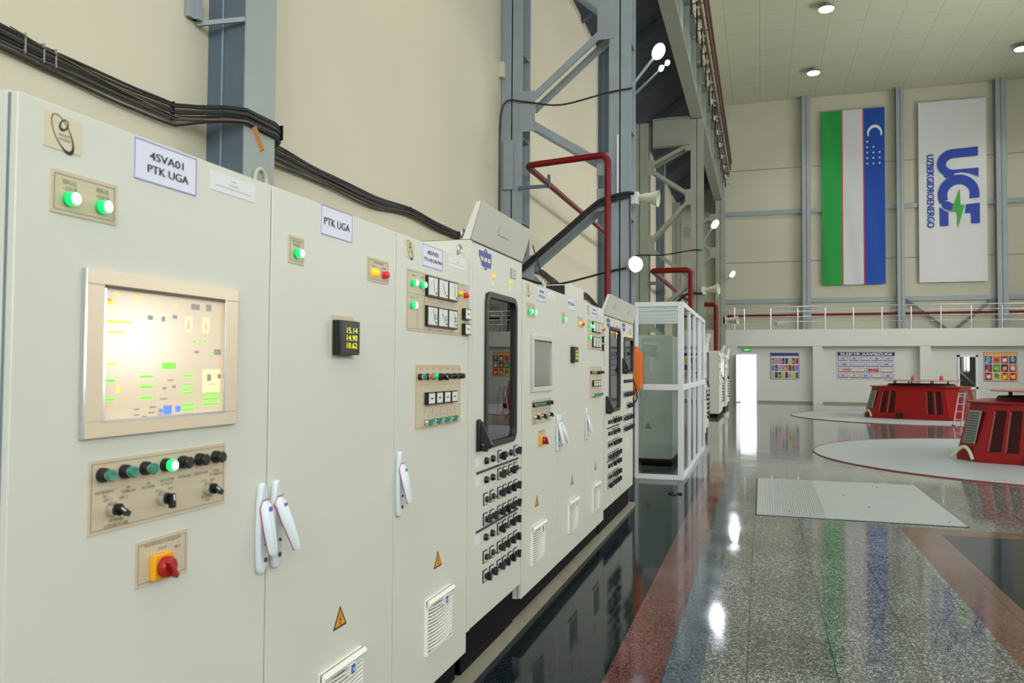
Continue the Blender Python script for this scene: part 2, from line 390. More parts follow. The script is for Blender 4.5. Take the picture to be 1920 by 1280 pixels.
def eyebolt(root, y, z, x=XF-.03):
    b = B(); pts = [(x, y+.024*math.cos(2*PI*k/18), z+.036+.024*math.sin(2*PI*k/18)) for k in range(18)]
    b.tube(pts, .007, 8, close=True).cyl((x, y, z-.002), (x, y, z+.014), .016)
    b.out('lifting_eye', mat('zinc', (190, 190, 178), .4, metal=.7), root)
def monitor(root, F, z0, z1, zi0, zi1, y0, y1, yi0, yi1, lit=True):
    m = B(); m.fbox(y0, y1, zi1, z1, 0, .012); m.fbox(y0, y1, z0, zi0, 0, .012); m.fbox(y0, yi0, zi0, zi1, 0, .012); m.fbox(yi1, y1, zi0, zi1, 0, .012)
    m = m.out('monitor', steelb if lit else mat('silver_bezel', (222, 220, 204), .35, metal=.2, var=.02), root, bevel=.0015)
    g = B(); g.use(0).frame(yi0-.002, yi1+.002, zi0-.002, zi1+.002, .006, .011, .0126)
    g.out('screen_rim', chrome, m)
    B().fbox(yi0-.001, yi1-.004, zi1-.006, zi1+.0025, .0105, .0135).out('top_rim', mat('rim_shadow', (92, 80, 62), .5), m)  # top of the rim coloured dark as the shadow under the bezel
    B().fbox(y0-.001, y0+.004, z0, z1, .002, .0125).out('edge_highlight', chrome, m)  # chrome strip added as the highlight along the bezel's left edge
    sw = yi1-yi0; sh = zi1-zi0
    if not lit:
        B().fbox(yi0, yi1, zi0, zi1, .001, .004).out('screen', mat('screen_grey', (150, 152, 142), .12, var=.05), m); return
    scr = mat('screen_glow', (196, 176, 145), .17, var=.02, emit=.75, ecol=(236, 218, 190), spec=.9)
    b = B(); b.fbox(yi0, yi1, zi0, zi1, .001, .004)
    gg = mat('screen_green', (120, 230, 70), .3, emit=1.5, ecol=(115, 245, 60)); gy = mat('screen_yellow', (245, 215, 40), .3, emit=1.6, ecol=(250, 215, 50))
    gr = mat('screen_darkgrey', (140, 135, 125), .3, emit=.8); bl = mat('screen_blue', (90, 130, 220), .3, emit=1.2); cr = mat('screen_cream', (232, 212, 160), .3, emit=1.3)
    rd = mat('screen_red', (230, 120, 100), .3, emit=1.2)
    W_, H_ = 1000., 1060.     # layout read off the photograph, in thousandths of the screen
    def q(b, x, y, w2, h2, d=.0043): b.fbox(yi0+sw*x, yi0+sw*(x+w2), zi1-sh*(y+h2), zi1-sh*y, .004, d)
    b.use(1)
    for x, y, w2, h2 in ((.45, .56, .12, .055), (.0, .69, .1, .022), (0, .83, .1, .022), (.28, .665, .1, .02), (.28, .745, .1, .022), (.28, .83, .1, .022), (.63, .66, .09, .02), (.63, .735, .09, .02), (.625, .775, .05, .02), (.63, .81, .09, .02), (.62, .905, .12, .022), (.62, .945, .12, .022), (.83, .82, .13, .02), (.81, .865, .165, .022), (.81, .91, .165, .022), (.71, .37, .03, .02), (.81, .37, .03, .02), (.88, .46, .03, .02)): q(b, x, y, w2, h2)
    b.use(2)
    for x, y, w2, h2 in ((.02, .11, .06, .025), (.08, .045, .03, .02), (.24, .05, .025, .03), (.40, .09, .03, .015), (.54, .085, .03, .02), (.02, .25, .18, .018), (.02, .33, .14, .015), (.02, .57, .08, .015), (.11, .75, .022, .04), (.92, .66, .03, .02)): q(b, x, y, w2, h2)
    b.use(3)
    for x, y, w2, h2 in ((.33, .19, .04, .035), (.44, .19, .03, .04), (.53, .17, .04, .03), (.69, .06, .08, .05), (.83, .05, .05, .06), (.46, .76, .03, .02), (.54, .75, .03, .02), (.5, .7, .05, .012), (.44, .85, .06, .012), (.24, .92, .04, .012), (.36, .91, .05, .015), (.24, .965, .04, .012), (.35, .955, .05, .012), (.85, .66, .04, .06), (.95, .66, .035, .04), (.86, .745, .08, .006), (.91, .44, .07, .05), (.3, 1.0-.02, .04, .01), (.42, .975, .04, .01), (.73, .46, .04, .02)): q(b, x, y, w2, min(h2, 1-y))
    b.use(4); q(b, .47, .91, .07, .075); q(b, .57, .92, .045, .05); q(b, .43, .935, .035, .03)
    b.use(5); q(b, .64, .17, .06, .13); q(b, .8, .17, .06, .13); q(b, .81, .62, .17, .2, .0042)
    b.use(6); q(b, .665, .21, .01, .07, .0046); q(b, .825, .21, .01, .07, .0046); q(b, .0, .09, .06, .02, .0046); b.out('screen', [scr, gg, gy, gr, bl, cr, rd], m)

def cab_root(label, y0, y1, z0=.18, z1=2.185, depth=.6, group=None, hollow=None, xf=None, root=None):
    global XF
    XF = -1.43 if xf is None else xf
    r = root or thing('control_cabinet', label, 'control cabinet', (XF, y0, .04), group)
    g = .0035
    if hollow is None:
        B().box(XF-depth, XF-.024, y0+.001, y1-.001, z0, z1).out('housing', cabw, r, bevel=.002)
        B().box(XF-.02, XF, y0+g, y1-g, z0+.003, z1-.004).out('door', cabw, r, bevel=.002)
    else:
        a, b_, c, d = hollow
        h = B(); t = .02
        h.box(XF-depth, XF-depth+t, y0, y1, z0, z1).box(XF-depth, XF-.024, y0, y0+t, z0, z1).box(XF-depth, XF-.024, y1-t, y1, z0, z1).box(XF-depth, XF-.024, y0, y1, z0, z0+t).box(XF-depth, XF-.024, y0, y1, z1-t, z1)
        h.out('housing', cabw, r)
        dd = B(); x0, x1 = XF-.02, XF
        dd.box(x0, x1, y0+g, y1-g, d, z1-.004).box(x0, x1, y0+g, y1-g, z0+.003, c).box(x0, x1, y0+g, a, c, d).box(x0, x1, b_, y1-g, c, d)
        dd.out('door', cabw, r)
    B().box(XF-.0245, XF-.0195, y0+.0012, y1-.0012, z0+.004, z1-.005).out('door_seal', seal, r) if hollow is None else None
    B().box(XF-depth+.03, XF-.06, y0+.002, y1-.002, .04, z0).out('plinth', plinthm, r)
    return r

def cabA(y0, y1, name, label, first=True, detail=True, group=None):     # display cabinet
    k = (y1-y0)/.87
    Y = lambda y: y0+(y-1.195)*k
    r = cab_root(label, y0, y1, group=group)
    maker(r, Y(1.258), Y(1.353), 2.087, 2.163)
    p = plate(r, Y(1.278), Y(1.457), 1.951, 2.044, [('ВВОД', Y(1.325), 2.021, .0125), ('~220 В', Y(1.325), 2.008, .0125), ('ВВОД', Y(1.414), 2.021, .0125), ('=220 В', Y(1.414), 2.008, .0125)])
    for y in (1.322, 1.41): lamp(p, Y(y), 1.985, 'green', .0145)
    nameplate(r, Y(1.508), Y(1.725), 2.076, 2.175, name)
    sticker(r, Y(1.781), Y(1.98), 2.109, 2.161)
    monitor(r, None, 1.463, 1.842, 1.499, 1.808, Y(1.366), Y(1.897), Y(1.42), Y(1.842), lit=first)
    p = plate(r, Y(1.394), Y(1.864), 1.245, 1.412, [
        ('ИСПРАВНО', Y(1.44), 1.338, .0095), ('ПК', Y(1.44), 1.327, .0095), ('НА\nТОРМОЗЕ', Y(1.51), 1.335, .0095), ('НА\nРЕГУЛИР.', Y(1.575), 1.335, .0095), ('НА ГОТОВ\nК ПУСКУ', Y(1.637), 1.335, .0095),
        ('ОСТАНОВ', Y(1.7), 1.34, .0095), ('ДЕБЛОКИР.', Y(1.765), 1.34, .0095), ('ПУСК\nОТКЛЮЧЕН', Y(1.825), 1.335, .0095),
        ('ДИСТ', Y(1.45), 1.32-.002, .0095), ('МЕСТ', Y(1.497), 1.318, .0095), ('РЕЖИМ\nУПРАВЛЕНИЯ', Y(1.475), 1.264, .0105), ('ОТКЛ', Y(1.61), 1.316, .0095), ('ВКЛ', Y(1.65), 1.316, .0095),
        ('ОТКЛ', Y(1.775), 1.317, .0095), ('ВКЛ', Y(1.81), 1.317, .0095), ('АВТОМАТ\nПСН', Y(1.79), 1.27, .01)], name='control_panel')
    for i, y in enumerate((1.43, 1.495, 1.56, 1.628, 1.688, 1.752, 1.818)):
        button(p, Y(y), 1.378, ('green', 'green', 'green', 'lit', 'black', 'black', 'black')[i] if first or i != 3 else 'green', .0145)
    for y, a in ((1.458, -35), (1.618, -85), (1.787, -35)): knob(p, Y(y), 1.297, a, L=.036)
    p = plate(r, Y(1.538), Y(1.718), 1.091, 1.202, [('ВНУТРЕННЕЕ ОСВЕЩЕНИЕ', Y(1.628), 1.187, .0095), ('ОТКЛ', Y(1.625), 1.172, .0105), ('ВКЛ', Y(1.68), 1.165, .0105)], name='switch_panel')
    b = B(); yc, zc = Y(1.615), 1.13; b.use(0).fbox(yc-.031, yc+.031, zc-.03, zc+.032, .0025, .02); b.use(1).lathe((XF+.02, yc, zc), (XF+.042, yc, zc), [(0, .026), (.7, .026), (1, .022)], 24)
    b.bar((XF+.046, yc-.018, zc+.02), (XF+.046, yc+.012, zc-.025), .016, .012, (1, 0, 0))
    b.out('main_switch', [yelp, redk], p, bevel=.002)
    handle(r, Y(2.028), swing=0)
    if not first:
        warning(r, Y(1.535), .70, .776); vent(r, Y(1.4), Y(1.7), .337, .583)
    return r
def cabB(y0, y1, name, label, group=None):     # meter cabinet
    k = (y1-y0)/.869
    Y = lambda y: y0+(y-2.065)*k
    r = cab_root(label, y0, y1, group=group)
    nameplate(r, Y(2.348), Y(2.562), 2.079, 2.18, name)
    p = plate(r, Y(2.155), Y(2.244), 1.956, 2.045, [('ПИТАНИЕ\nШКАФА', Y(2.2), 2.022, .0115)]); lamp(p, Y(2.198), 1.989, 'green', .0145)
    p = plate(r, Y(2.68), Y(2.858), 1.955, 2.047, [('СИГНАЛИЗАЦИЯ', Y(2.77), 2.03, .0105), ('НЕИСПР.', Y(2.729), 2.015, .0095), ('АВАРИЯ', Y(2.815), 2.015, .0095)])
    lamp(p, Y(2.727), 1.989, 'yellow', .0145); lamp(p, Y(2.815), 1.989, 'red', .0145)
    B().fbox(Y(2.421), Y(2.583), 1.655, 1.807, 0, .0025).out('meter_plate', tan, r)
    m = B().fbox(Y(2.43), Y(2.57), 1.668, 1.789, .0025, .034).out('power_meter', blk, r, bevel=.002)
    B().fbox(Y(2.437), Y(2.563), 1.674, 1.783, .034, .035).out('display', mat('meter_face', (48, 50, 44), .25), m)
    t = B()
    for i, s in enumerate(('15.14', '14.90', '10.62')): ftext(t, s, Y(2.51), 1.755-.027*i, width=.075, height=.02, d=.036)
    t.out('digits', led, m, smooth=False)
    if y0 < 4: handle(r, Y(2.1), swing=1)
    else: handle(r, Y(2.09), swing=1)
    warning(r, Y(2.512), .70, .776); vent(r, Y(2.37), Y(2.667), .34, .584)
    return r
def cabC(y0, y1, name, label, group=None):     # gauge cabinet
    k = (y1-y0)/.846
    Y = lambda y: y0+(y-2.934)*k
    r = cab_root(label, y0, y1, group=group)
    maker(r, Y(3.011), Y(3.108), 2.09, 2.165)
    nameplate(r, Y(3.192), Y(3.422), 2.076, 2.174, name)
    sticker(r, Y(3.517), Y(3.725), 2.111, 2.172)
    w3 = 3.765
    p = plate(r, Y(3.03), Y(w3), 1.781, 2.046, [('ВВОД 1', Y(3.1), 2.02, .0105), ('ВВОД 2', Y(3.19), 2.02, .0105), ('ПИТАНИЕ', Y(3.09), 1.922, .0105), ('СИГНАЛ', Y(3.67), 2.03, .0105), ('НЕИСПР.', Y(3.625), 2.014, .009), ('АВАРИЯ', Y(3.71), 2.014, .009)] +
              [(s, Y(y), z, .0095) for s, y, z in (('ТОК', 3.28, 1.928), ('НАПРЯЖЕНИЕ', 3.4, 1.928), ('ЧАСТОТА', 3.53, 1.928), ('МОЩНОСТЬ', 3.28, 1.795), ('ОБОРОТЫ', 3.4, 1.795), ('РАСХОД', 3.53, 1.795))],
              [(Y(3.03)+.01, Y(3.215), 1.942, 1.943), (Y(3.2), Y(3.6), 1.916, 1.917), (Y(3.6), Y(w3)-.01, 1.957, 1.958), (Y(3.14), Y(3.142), 1.79, 1.94), (Y(3.212), Y(3.214), 1.79, 1.94)], name='gauge_panel')
    for y, z in ((3.087, 1.987), (3.178, 1.987), (3.083, 1.89)): lamp(p, Y(y), z, 'green', .0145)
    lamp(p, Y(3.622), 1.988, 'yellowoff', .0135); lamp(p, Y(3.71), 1.987, 'red', .0135)
    for i, y in enumerate((3.222, 3.345, 3.468)):
        gauge(p, Y(y), Y(y+.117), 1.943, 2.036, (108, 122, 92)[i]); gauge(p, Y(y), Y(y+.117), 1.809, 1.901, (106, 124, 90)[i], 1)
    for z in (1.892, 1.816): sqmeter(p, Y(3.675), Y(3.758), z-.028, z+.028)
    p = plate(r, Y(3.126), Y(3.662), 1.349, 1.636, [(s, Y(y), 1.617, .0095) for s, y in (('ПУСК', 3.18), ('СТОП', 3.25), ('РАБОТА', 3.325), ('РЕЖИМ', 3.4), ('БОЛЬШЕ', 3.49), ('МЕНЬШЕ', 3.57), ('СБРОС', 3.645))] +
              [('ВКЛ', Y(y), 1.405, .0095) for y in (3.27, 3.36, 3.455, 3.545)],
              [(Y(3.14), Y(3.655), 1.545, 1.546)]+[(Y(y), Y(y)+.0015, 1.36, 1.44) for y in (3.225, 3.315, 3.41, 3.5, 3.59)], name='control_panel')
    for y, c in ((3.165, 'green'), (3.24, 'red'), (3.48, 'black'), (3.565, 'black'), (3.645, 'black')): button(p, Y(y), 1.582, c, .0125)
    lamp(p, Y(3.316), 1.582, 'greendim', .014); knob(p, Y(3.395), 1.58, -30, base=blk, L=.036)
    for y in (3.226, 3.318, 3.412, 3.503): sqmeter(p, Y(y), Y(y+.077), 1.457, 1.512)
    for y in (3.24, 3.335, 3.435, 3.53): knob(p, Y(y), 1.378, 80, lever=green_off, r=.0135, L=.026)
    handle(r, Y(2.966), swing=.2)
    warning(r, Y(3.4), .70, .776); vent(r, Y(3.255), Y(3.555), .34, .584)
    return r
def logoD(r, yc, zc, s=1.):
    b = B()
    for dy, dz, w_ in ((-.005, .022, .2), (.012, -.03, .15)):
        b.prism([(XF, yc+(dy-w_/2)*s, zc+(dz-.014)*s), (XF, yc+(dy+w_/2)*s, zc+(dz-.014)*s), (XF, yc+(dy+w_/2)*s, zc+(dz+.014)*s), (XF, yc+(dy-w_/2)*s, zc+(dz+.014)*s)], (.002, 0, 0))
    face_ring(b, [(yc+.035*s*math.cos(2*PI*k/24), zc-.004+.058*s*math.sin(2*PI*k/24)) for k in range(24)], [(yc+.028*s*math.cos(2*PI*k/24), zc-.004+.051*s*math.sin(2*PI*k/24)) for k in range(24)], .0, .0025)
    b.bar((XF+.001, yc-.1*s, zc+.01*s), (XF+.001, yc-.06*s, zc-.03*s), .002, .007*s, (1, 0, 0)); b.bar((XF+.001, yc+.095*s, zc+.01*s), (XF+.001, yc+.085*s, zc-.035*s), .002, .007*s, (1, 0, 0))
    b.out('emblem', bluelogo, r)
def smallswitch(r, y, z, kind, ang):
    b = B()
    if kind == 'round':
        b.use(0).lathe((XF, y, z), (XF+.022, y, z), [(0, .019), (.5, .019), (.8, .016), (1, .013)], 14)
        b.use(1).fcyl(y, z, .008, .022, .023, n=8)
    else:
        b.use(0).fbox(y-.033, y+.03, z-.032, z+.034, 0, .005); b.use(2).fbox(y-.027, y+.025, z-.027, z+.028, .005, .0056)
        b.use(0).fcyl(y, z, .017, .005, .02, n=12)
        if kind == 'key': b.use(1).fcyl(y, z, .008, .02, .0215, n=8); b.use(0).bar((XF+.028, y-.004, z), (XF+.028, y+.03, z-.004), .006, .009, (1, 0, 0))
        else:
            a = R(ang); b.use(0).bar((XF+.03, y-.02*math.cos(a), z-.02*math.sin(a)), (XF+.03, y+.025*math.cos(a), z+.025*math.sin(a)), .022, .016, (1, 0, 0))
    b.use(2).fbox(y-.025, y+.02, z-.052, z-.038, 0, .001)
    b.out('rotary_switch', [blk, mat('switch_silver', (170, 165, 155), .3, metal=.6), facew], r)
def lever_handle(r, y, z0=1.19, z1=1.356):
    h = B().prism([(XF, y-.028, z0), (XF, y+.02, z0), (XF, y+.018, z1-.03), (XF, y-.01, z1), (XF, y-.028, z1-.01)], (.022, 0, 0)).out('door_handle', blk, r, bevel=.004)
    B().prism([(XF+.02, y-.02, z1-.01), (XF+.03, y-.018, z1-.02), (XF+.075, y+.01, z0+.03), (XF+.06, y+.01, z0+.01), (XF+.02, y-.016, z0+.05)], (0, .03, 0)).out('lever', blk, h, bevel=.003)
    B().cyl((XF+.02, y+.015, z0+.012), (XF+.05, y+.015, z0+.012), .016).out('lock', blk, h)
def cabD(y0, y1, label, z0=.28, z1=2.283, win=(4.023, 4.589, 1.182, 2.042), ref=(3.83, 4.72), visor=True, group=None, logo_s=1.0, rows=None, small=False, root=None):
    k = (y1-y0)/(ref[1]-ref[0]); Y = lambda y: y0+(y-ref[0])*k
    a, b_, c, d = Y(win[0]), Y(win[1]), win[2], win[3]
    r = cab_root(label, y0, y1, z0=z0, z1=z1, hollow=(a+.012, b_-.012, c+.012, d-.012), group=group, root=root)
    # corner pieces, gasket and pane
    o_ = rrect(a, b_, c, d, .07); i_ = rrect(a+.03, b_-.03, c+.03, d-.03, .045)
    face_ring(B(), o_, i_, -.006, .014).out('window_gasket', rubber, r) if False else None
    g = B(); face_ring(g, o_, i_, -.006, .014); g.out('window_gasket', rubber, r)
    B().box(XF-.010, XF-.005, a+.02, b_-.02, c+.02, d-.02).out('window_pane', dglass, r)
    B().box(XF-.33, XF-.31, y0+.03, y1-.03, z0+.05, z1-.05).out('mounting_plate', mat('inner_grey', (140, 150, 155), .5), r)
    e = B()
    for i in range(4):
        for j in range(2): e.box(XF-.31, XF-.24, a+.02+j*.26*k, a+.22*k+j*.26*k, c+.1+i*.19*(d-c)/.86, c+.22*(d-c)/.86+i*.19*(d-c)/.86)
    e.out('relay_block', mat('relay_dark', (62, 66, 66), .5), r)
    logoD(r, Y(4.03), 2.215 if z1 > 2.2 else z1-.06, logo_s)
    for y, z in ((4.16, 2.132), (4.469, 2.13)):
        zz = z-(2.283-z1)
        b = B(); b.use(1).fbox(Y(y)-.02, Y(y)+.02, zz-.05, zz-.02, 0, .002); b.use(0).lathe((XF, Y(y), zz), (XF+.016, Y(y), zz), [(0, .013), (.7, .012), (1, .006)], 12)
        b.use(1).fcyl(Y(y), zz, .018, 0, .002); b.out('indicator_lamp', [yel_on, whitem], r)
    b = B(); zz = z1-.093; b.use(0).fbox(Y(4.479), Y(4.575), zz-.03, zz+.03, 0, .002); b.use(1)
    for i in range(5): b.fbox(Y(4.49), Y(4.565), zz-.024+i*.011, zz-.018+i*.011, .002, .0025)
    b.out('rating_plate', [mat('plate_pewter', (120, 118, 108), .5), facew], r)
    lever_handle(r, Y(3.93) if not small else Y(3.96), c+.0, c+.17)
    cols = (4.053, 4.16, 4.29, 4.385, 4.492, 4.597)
    for ri, (zr, kinds) in enumerate(rows):
        for ci, ch in enumerate(kinds):
            if ch == '.': continue
            smallswitch(r, Y(cols[ci]), zr, {'o': 'round', 'k': 'key', 's': 'sq'}[ch], (60, 80, 100, 75)[(ri+ci) % 4])
    B().box(XF-.6, XF-.05, y0+.002, y1-.002, .04, z0+.005).out('plinth', plinthm, r)
    return r
def visor(r, y0, y1, z1, x, marks=1):
    t = R(18)
    dx, dz = .06, .2
    v = B()
    v.rings([[Vector((x-.004, y, z1)), Vector((x+.0, y, z1)), Vector((x+dx, y, z1+dz)), Vector((x+dx-.004, y, z1+dz))] for y in (y0, y1)])
    v.rings([[Vector((x-.05, y, z1)), Vector((x-.001, y, z1)), Vector((x+dx-.002, y, z1+dz)), Vector((x+dx-.03, y, z1+dz))] for y in (y0, y0+.004)])
    v.rings([[Vector((x-.05, y, z1)), Vector((x-.001, y, z1)), Vector((x+dx-.002, y, z1+dz)), Vector((x+dx-.03, y, z1+dz))] for y in (y1-.004, y1)])
    o_ = v.out('visor', cabw, r)
    B().box(x-.62, x+.004, y0, y1, z1, z1+.006).out('roof_sheet', mat('roof_edge', (110, 112, 105), .5), r)
    for i in range(marks):
        yc = y0+(y1-y0)*((i+.5)/marks); q = []
        for (yy, s) in ((yc-.1, .42), (yc+.1, .42), (yc+.1, .66), (yc-.1, .66)): q.append((x+dx*s+.003, yy, z1+dz*s))
        B().prism(q, (.001, 0, 0)).out('sticker', mat('sticker_beige', (214, 208, 186), .5), r)

# ---- first group
cabA(1.195, 2.065, '4SVA01\nPTK UGA', 'pale control cabinet nearest the camera, with the large lit screen and 4SVA01 label')
cabB(2.065, 2.934, 'PTK UGA', 'cabinet with PTK UGA label and digital meter, right beside the cabinet with the glowing screen')
r = cabC(2.934, 3.78, '4SVV01\nPTK ARCHB-MNU', 'cabinet with six square dials, next to the first tall cabinet with a rounded window')
eyebolt(r, 3.72, 2.185)
ROWS = [(1.118, 'ooksoo'), (1.015, 'oosksk'), (.91, 'kkssss'), (.803, 'ssssss'), (.706, 'ooskss'), (.601, 'kkssss'), (.497, 'ssssss')]
ROWS[0] = (1.118, 'oosoos')
r = cabD(3.83, 4.72, 'tall single-door cabinet with long rounded dark window, rows of black switches and slanted visor', rows=ROWS)
B().box(XF-.62, XF+.001, 3.782, 3.829, .28, 2.283).out('side_post', cabw, r)
visor(r, 3.8, 4.72, 2.283, XF)
b = B()
for z in (1.066, .757): b.fbox(3.911, 4.656, z-.006, z+.006, 0, .004)
b.out('divider_bar', mat('divider_dark', (44, 42, 34), .5), r)
b = B()
for z in (1.123, 1.02, .716): b.fbox(3.89, 3.965, z-.024, z+.024, 0, .0015)
t_ = b.out('tag', whitem, r)
B().tube([(XF-.03, 3.86, 2.31), (XF-.03, 3.86, 2.32)], .005).out('stud', steel, r)
eyebolt(r, 3.845, 2.289, XF-.06)
# ---- second group
r = cabA(4.735, 5.65, '3SVA01\nPTK UGA', 'cabinet with 3SVA01 label and unlit grey screen, in the second cabinet group', first=False)
eyebolt(r, 5.35, 2.185)
cabB(5.65, 6.575, 'PTK UGA', 'cabinet with PTK UGA label and small meter, in the second group beside the grey screen')
r = cabC(6.575, 7.43, '3SVV01\nPTK ARCHB-MNU', 'narrow-looking cabinet with six dials, in the second group beside the double-logo window cabinets')
R8 = [(1.09, 'oossss'), (.975, 'oosksk'), (.865, 'kkssss'), (.75, 'ssssss'), (.66, 'ooskss'), (.55, 'kkssss'), (.47, 'ssssss')]
r = cabD(7.45, 8.36, 'double-door cabinet with one tall and one short dark window under a shared slanted visor', z0=.265, z1=2.13, win=(4.07, 4.67, 1.18, 2.035), rows=R8, logo_s=.9)
b = B()
for z in (1.03, .705): b.fbox(7.6, 8.3, z-.006, z+.006, 0, .004)
b.out('divider_bar', MATS['divider_dark'], r)
R9 = [(1.475, 'oooooo'), (1.33, 'ssssss'), (1.2, '..ssss'), (1.07, 'ssssss'), (.955, 'sss.ss')]
cabD(8.375, 9.22, '', z0=.265, z1=2.13, win=(4.02, 4.70, 1.56, 1.965), rows=R9, logo_s=.9, small=True, root=r)
visor(r, 7.45, 9.22, 2.13, XF, 2)
B().fbox(8.72, 8.95, .72, .84, 0, .001).out('sticker', facew, r)
# ---- box on top of the gauge cabinet of the second group
XF = -1.43
t = thing('relay_box', 'small box with dark front on top of a cabinet, left of the second visor', 'box', (-1.7, 6.7, 2.19))
B().box(-1.95, -1.6, 6.75, 7.3, 2.187, 2.36).out('casing', cabw, t, bevel=.004); B().box(-1.9, -1.65, 6.74, 6.75, 2.2, 2.35).out('opening', blk, t)

# ------------------------------------------------------------------ far cabinet groups
XF = -1.43
def far_cabs():
    global XF
    def simple(y0, y1, kind, label, xf):
        global XF
        XF = xf
        r = thing('control_cabinet', label, 'control cabinet', (xf, y0, 0))
        z0 = .13 if kind != 'w' else .22; z1 = 2.14 if kind != 'w' else 2.24
        B().box(xf-.6, xf-.024, y0, y1, z0, z1).out('housing', cabw, r); B().box(xf-.02, xf, y0+.004, y1-.004, z0, z1).out('door', cabw, r)
        B().box(xf-.58, xf-.03, y0, y1, 0, z0).out('plinth', plinthm, r)
        if kind == 'w':
            g = B(); face_ring(g, rrect(y0+.2, y1-.13, 1.15, 2.0, .06), rrect(y0+.24, y1-.17, 1.19, 1.96, .04), 0, .014); g.out('window_gasket', rubber, r)
            B().fbox(y0+.23, y1-.16, 1.18, 1.97, 0, .003).out('window_pane', mat('dark_pane', (48, 52, 54), .08), r)
            for z in (1.08, .98, .88, .77, .67, .56, .46):
                for j in range(5):
                    B().fbox(y0+.24+j*.12, y0+.30+j*.12, z-.03, z+.03, 0, .035).out('rotary_switch', blk, r)
            lever_handle(r, y0+.1, 1.17, 1.34); visor(r, y0, y1, z1, xf)
        elif kind == 'g':
            p = B().fbox(y0+.1, y1-.08, 1.78, 2.05, 0, .003).out('gauge_panel', tan, r)
            for j in range(3):
                for z in (1.81, 1.945): gauge(p, y0+.3+j*.125, y0+.41+j*.125, z, z+.09, 110)
            p = B().fbox(y0+.18, y1-.15, 1.35, 1.64, 0, .003).out('control_panel', tan, r)
            for j in range(6): button(p, y0+.24+j*.08, 1.58, 'black', .014)
            handle(r, y0+.05); vent(r, y0+.3, y1-.24, .34, .58, 8); warning(r, y0+.45, .7, .776)
        else:
            m = B().frame(y0+.17, y1-.17, 1.46, 1.84, .05, 0, .012).out('monitor', steelb, r); B().fbox(y0+.22, y1-.22, 1.51, 1.79, 0, .004).out('screen', MATS['screen_grey'], m)
            p = B().fbox(y0+.2, y1-.2, 1.25, 1.41, 0, .003).out('control_panel', tan, r)
            for j in range(5): button(p, y0+.26+j*.085, 1.37, 'green', .014)
            handle(r, y1-.06); vent(r, y0+.3, y1-.24, .34, .58, 8); warning(r, y0+.45, .7, .776)
    simple(18.0, 18.9, 'd', 'cabinet glimpsed just past the glazed booth, nearest of that pair', -1.22)
    simple(18.93, 19.85, 'w', 'cabinet with black switches just past the glazed booth, farther of that pair', -1.22)
    simple(26.6, 27.7, 'g', 'far cabinet whose broad grey-blue side faces the camera, below the red pipe', -1.31)
    simple(27.7, 29.0, 'd', 'far cabinet with a screen, second from the grey-blue side panel', -1.31)
    simple(29.0, 30.4, 'w', 'far cabinet with visor and column of black switches, third from the grey-blue side', -1.31)
    simple(31.6, 33.4, 'g', 'farthest gauge cabinet, just beyond the gap in the far cabinet row', -1.31)
    simple(33.4, 35.2, 'w', 'farthest cabinet of the row with a small visor, nearest the bright doorway', -1.31)
far_cabs(); XF = -1.43

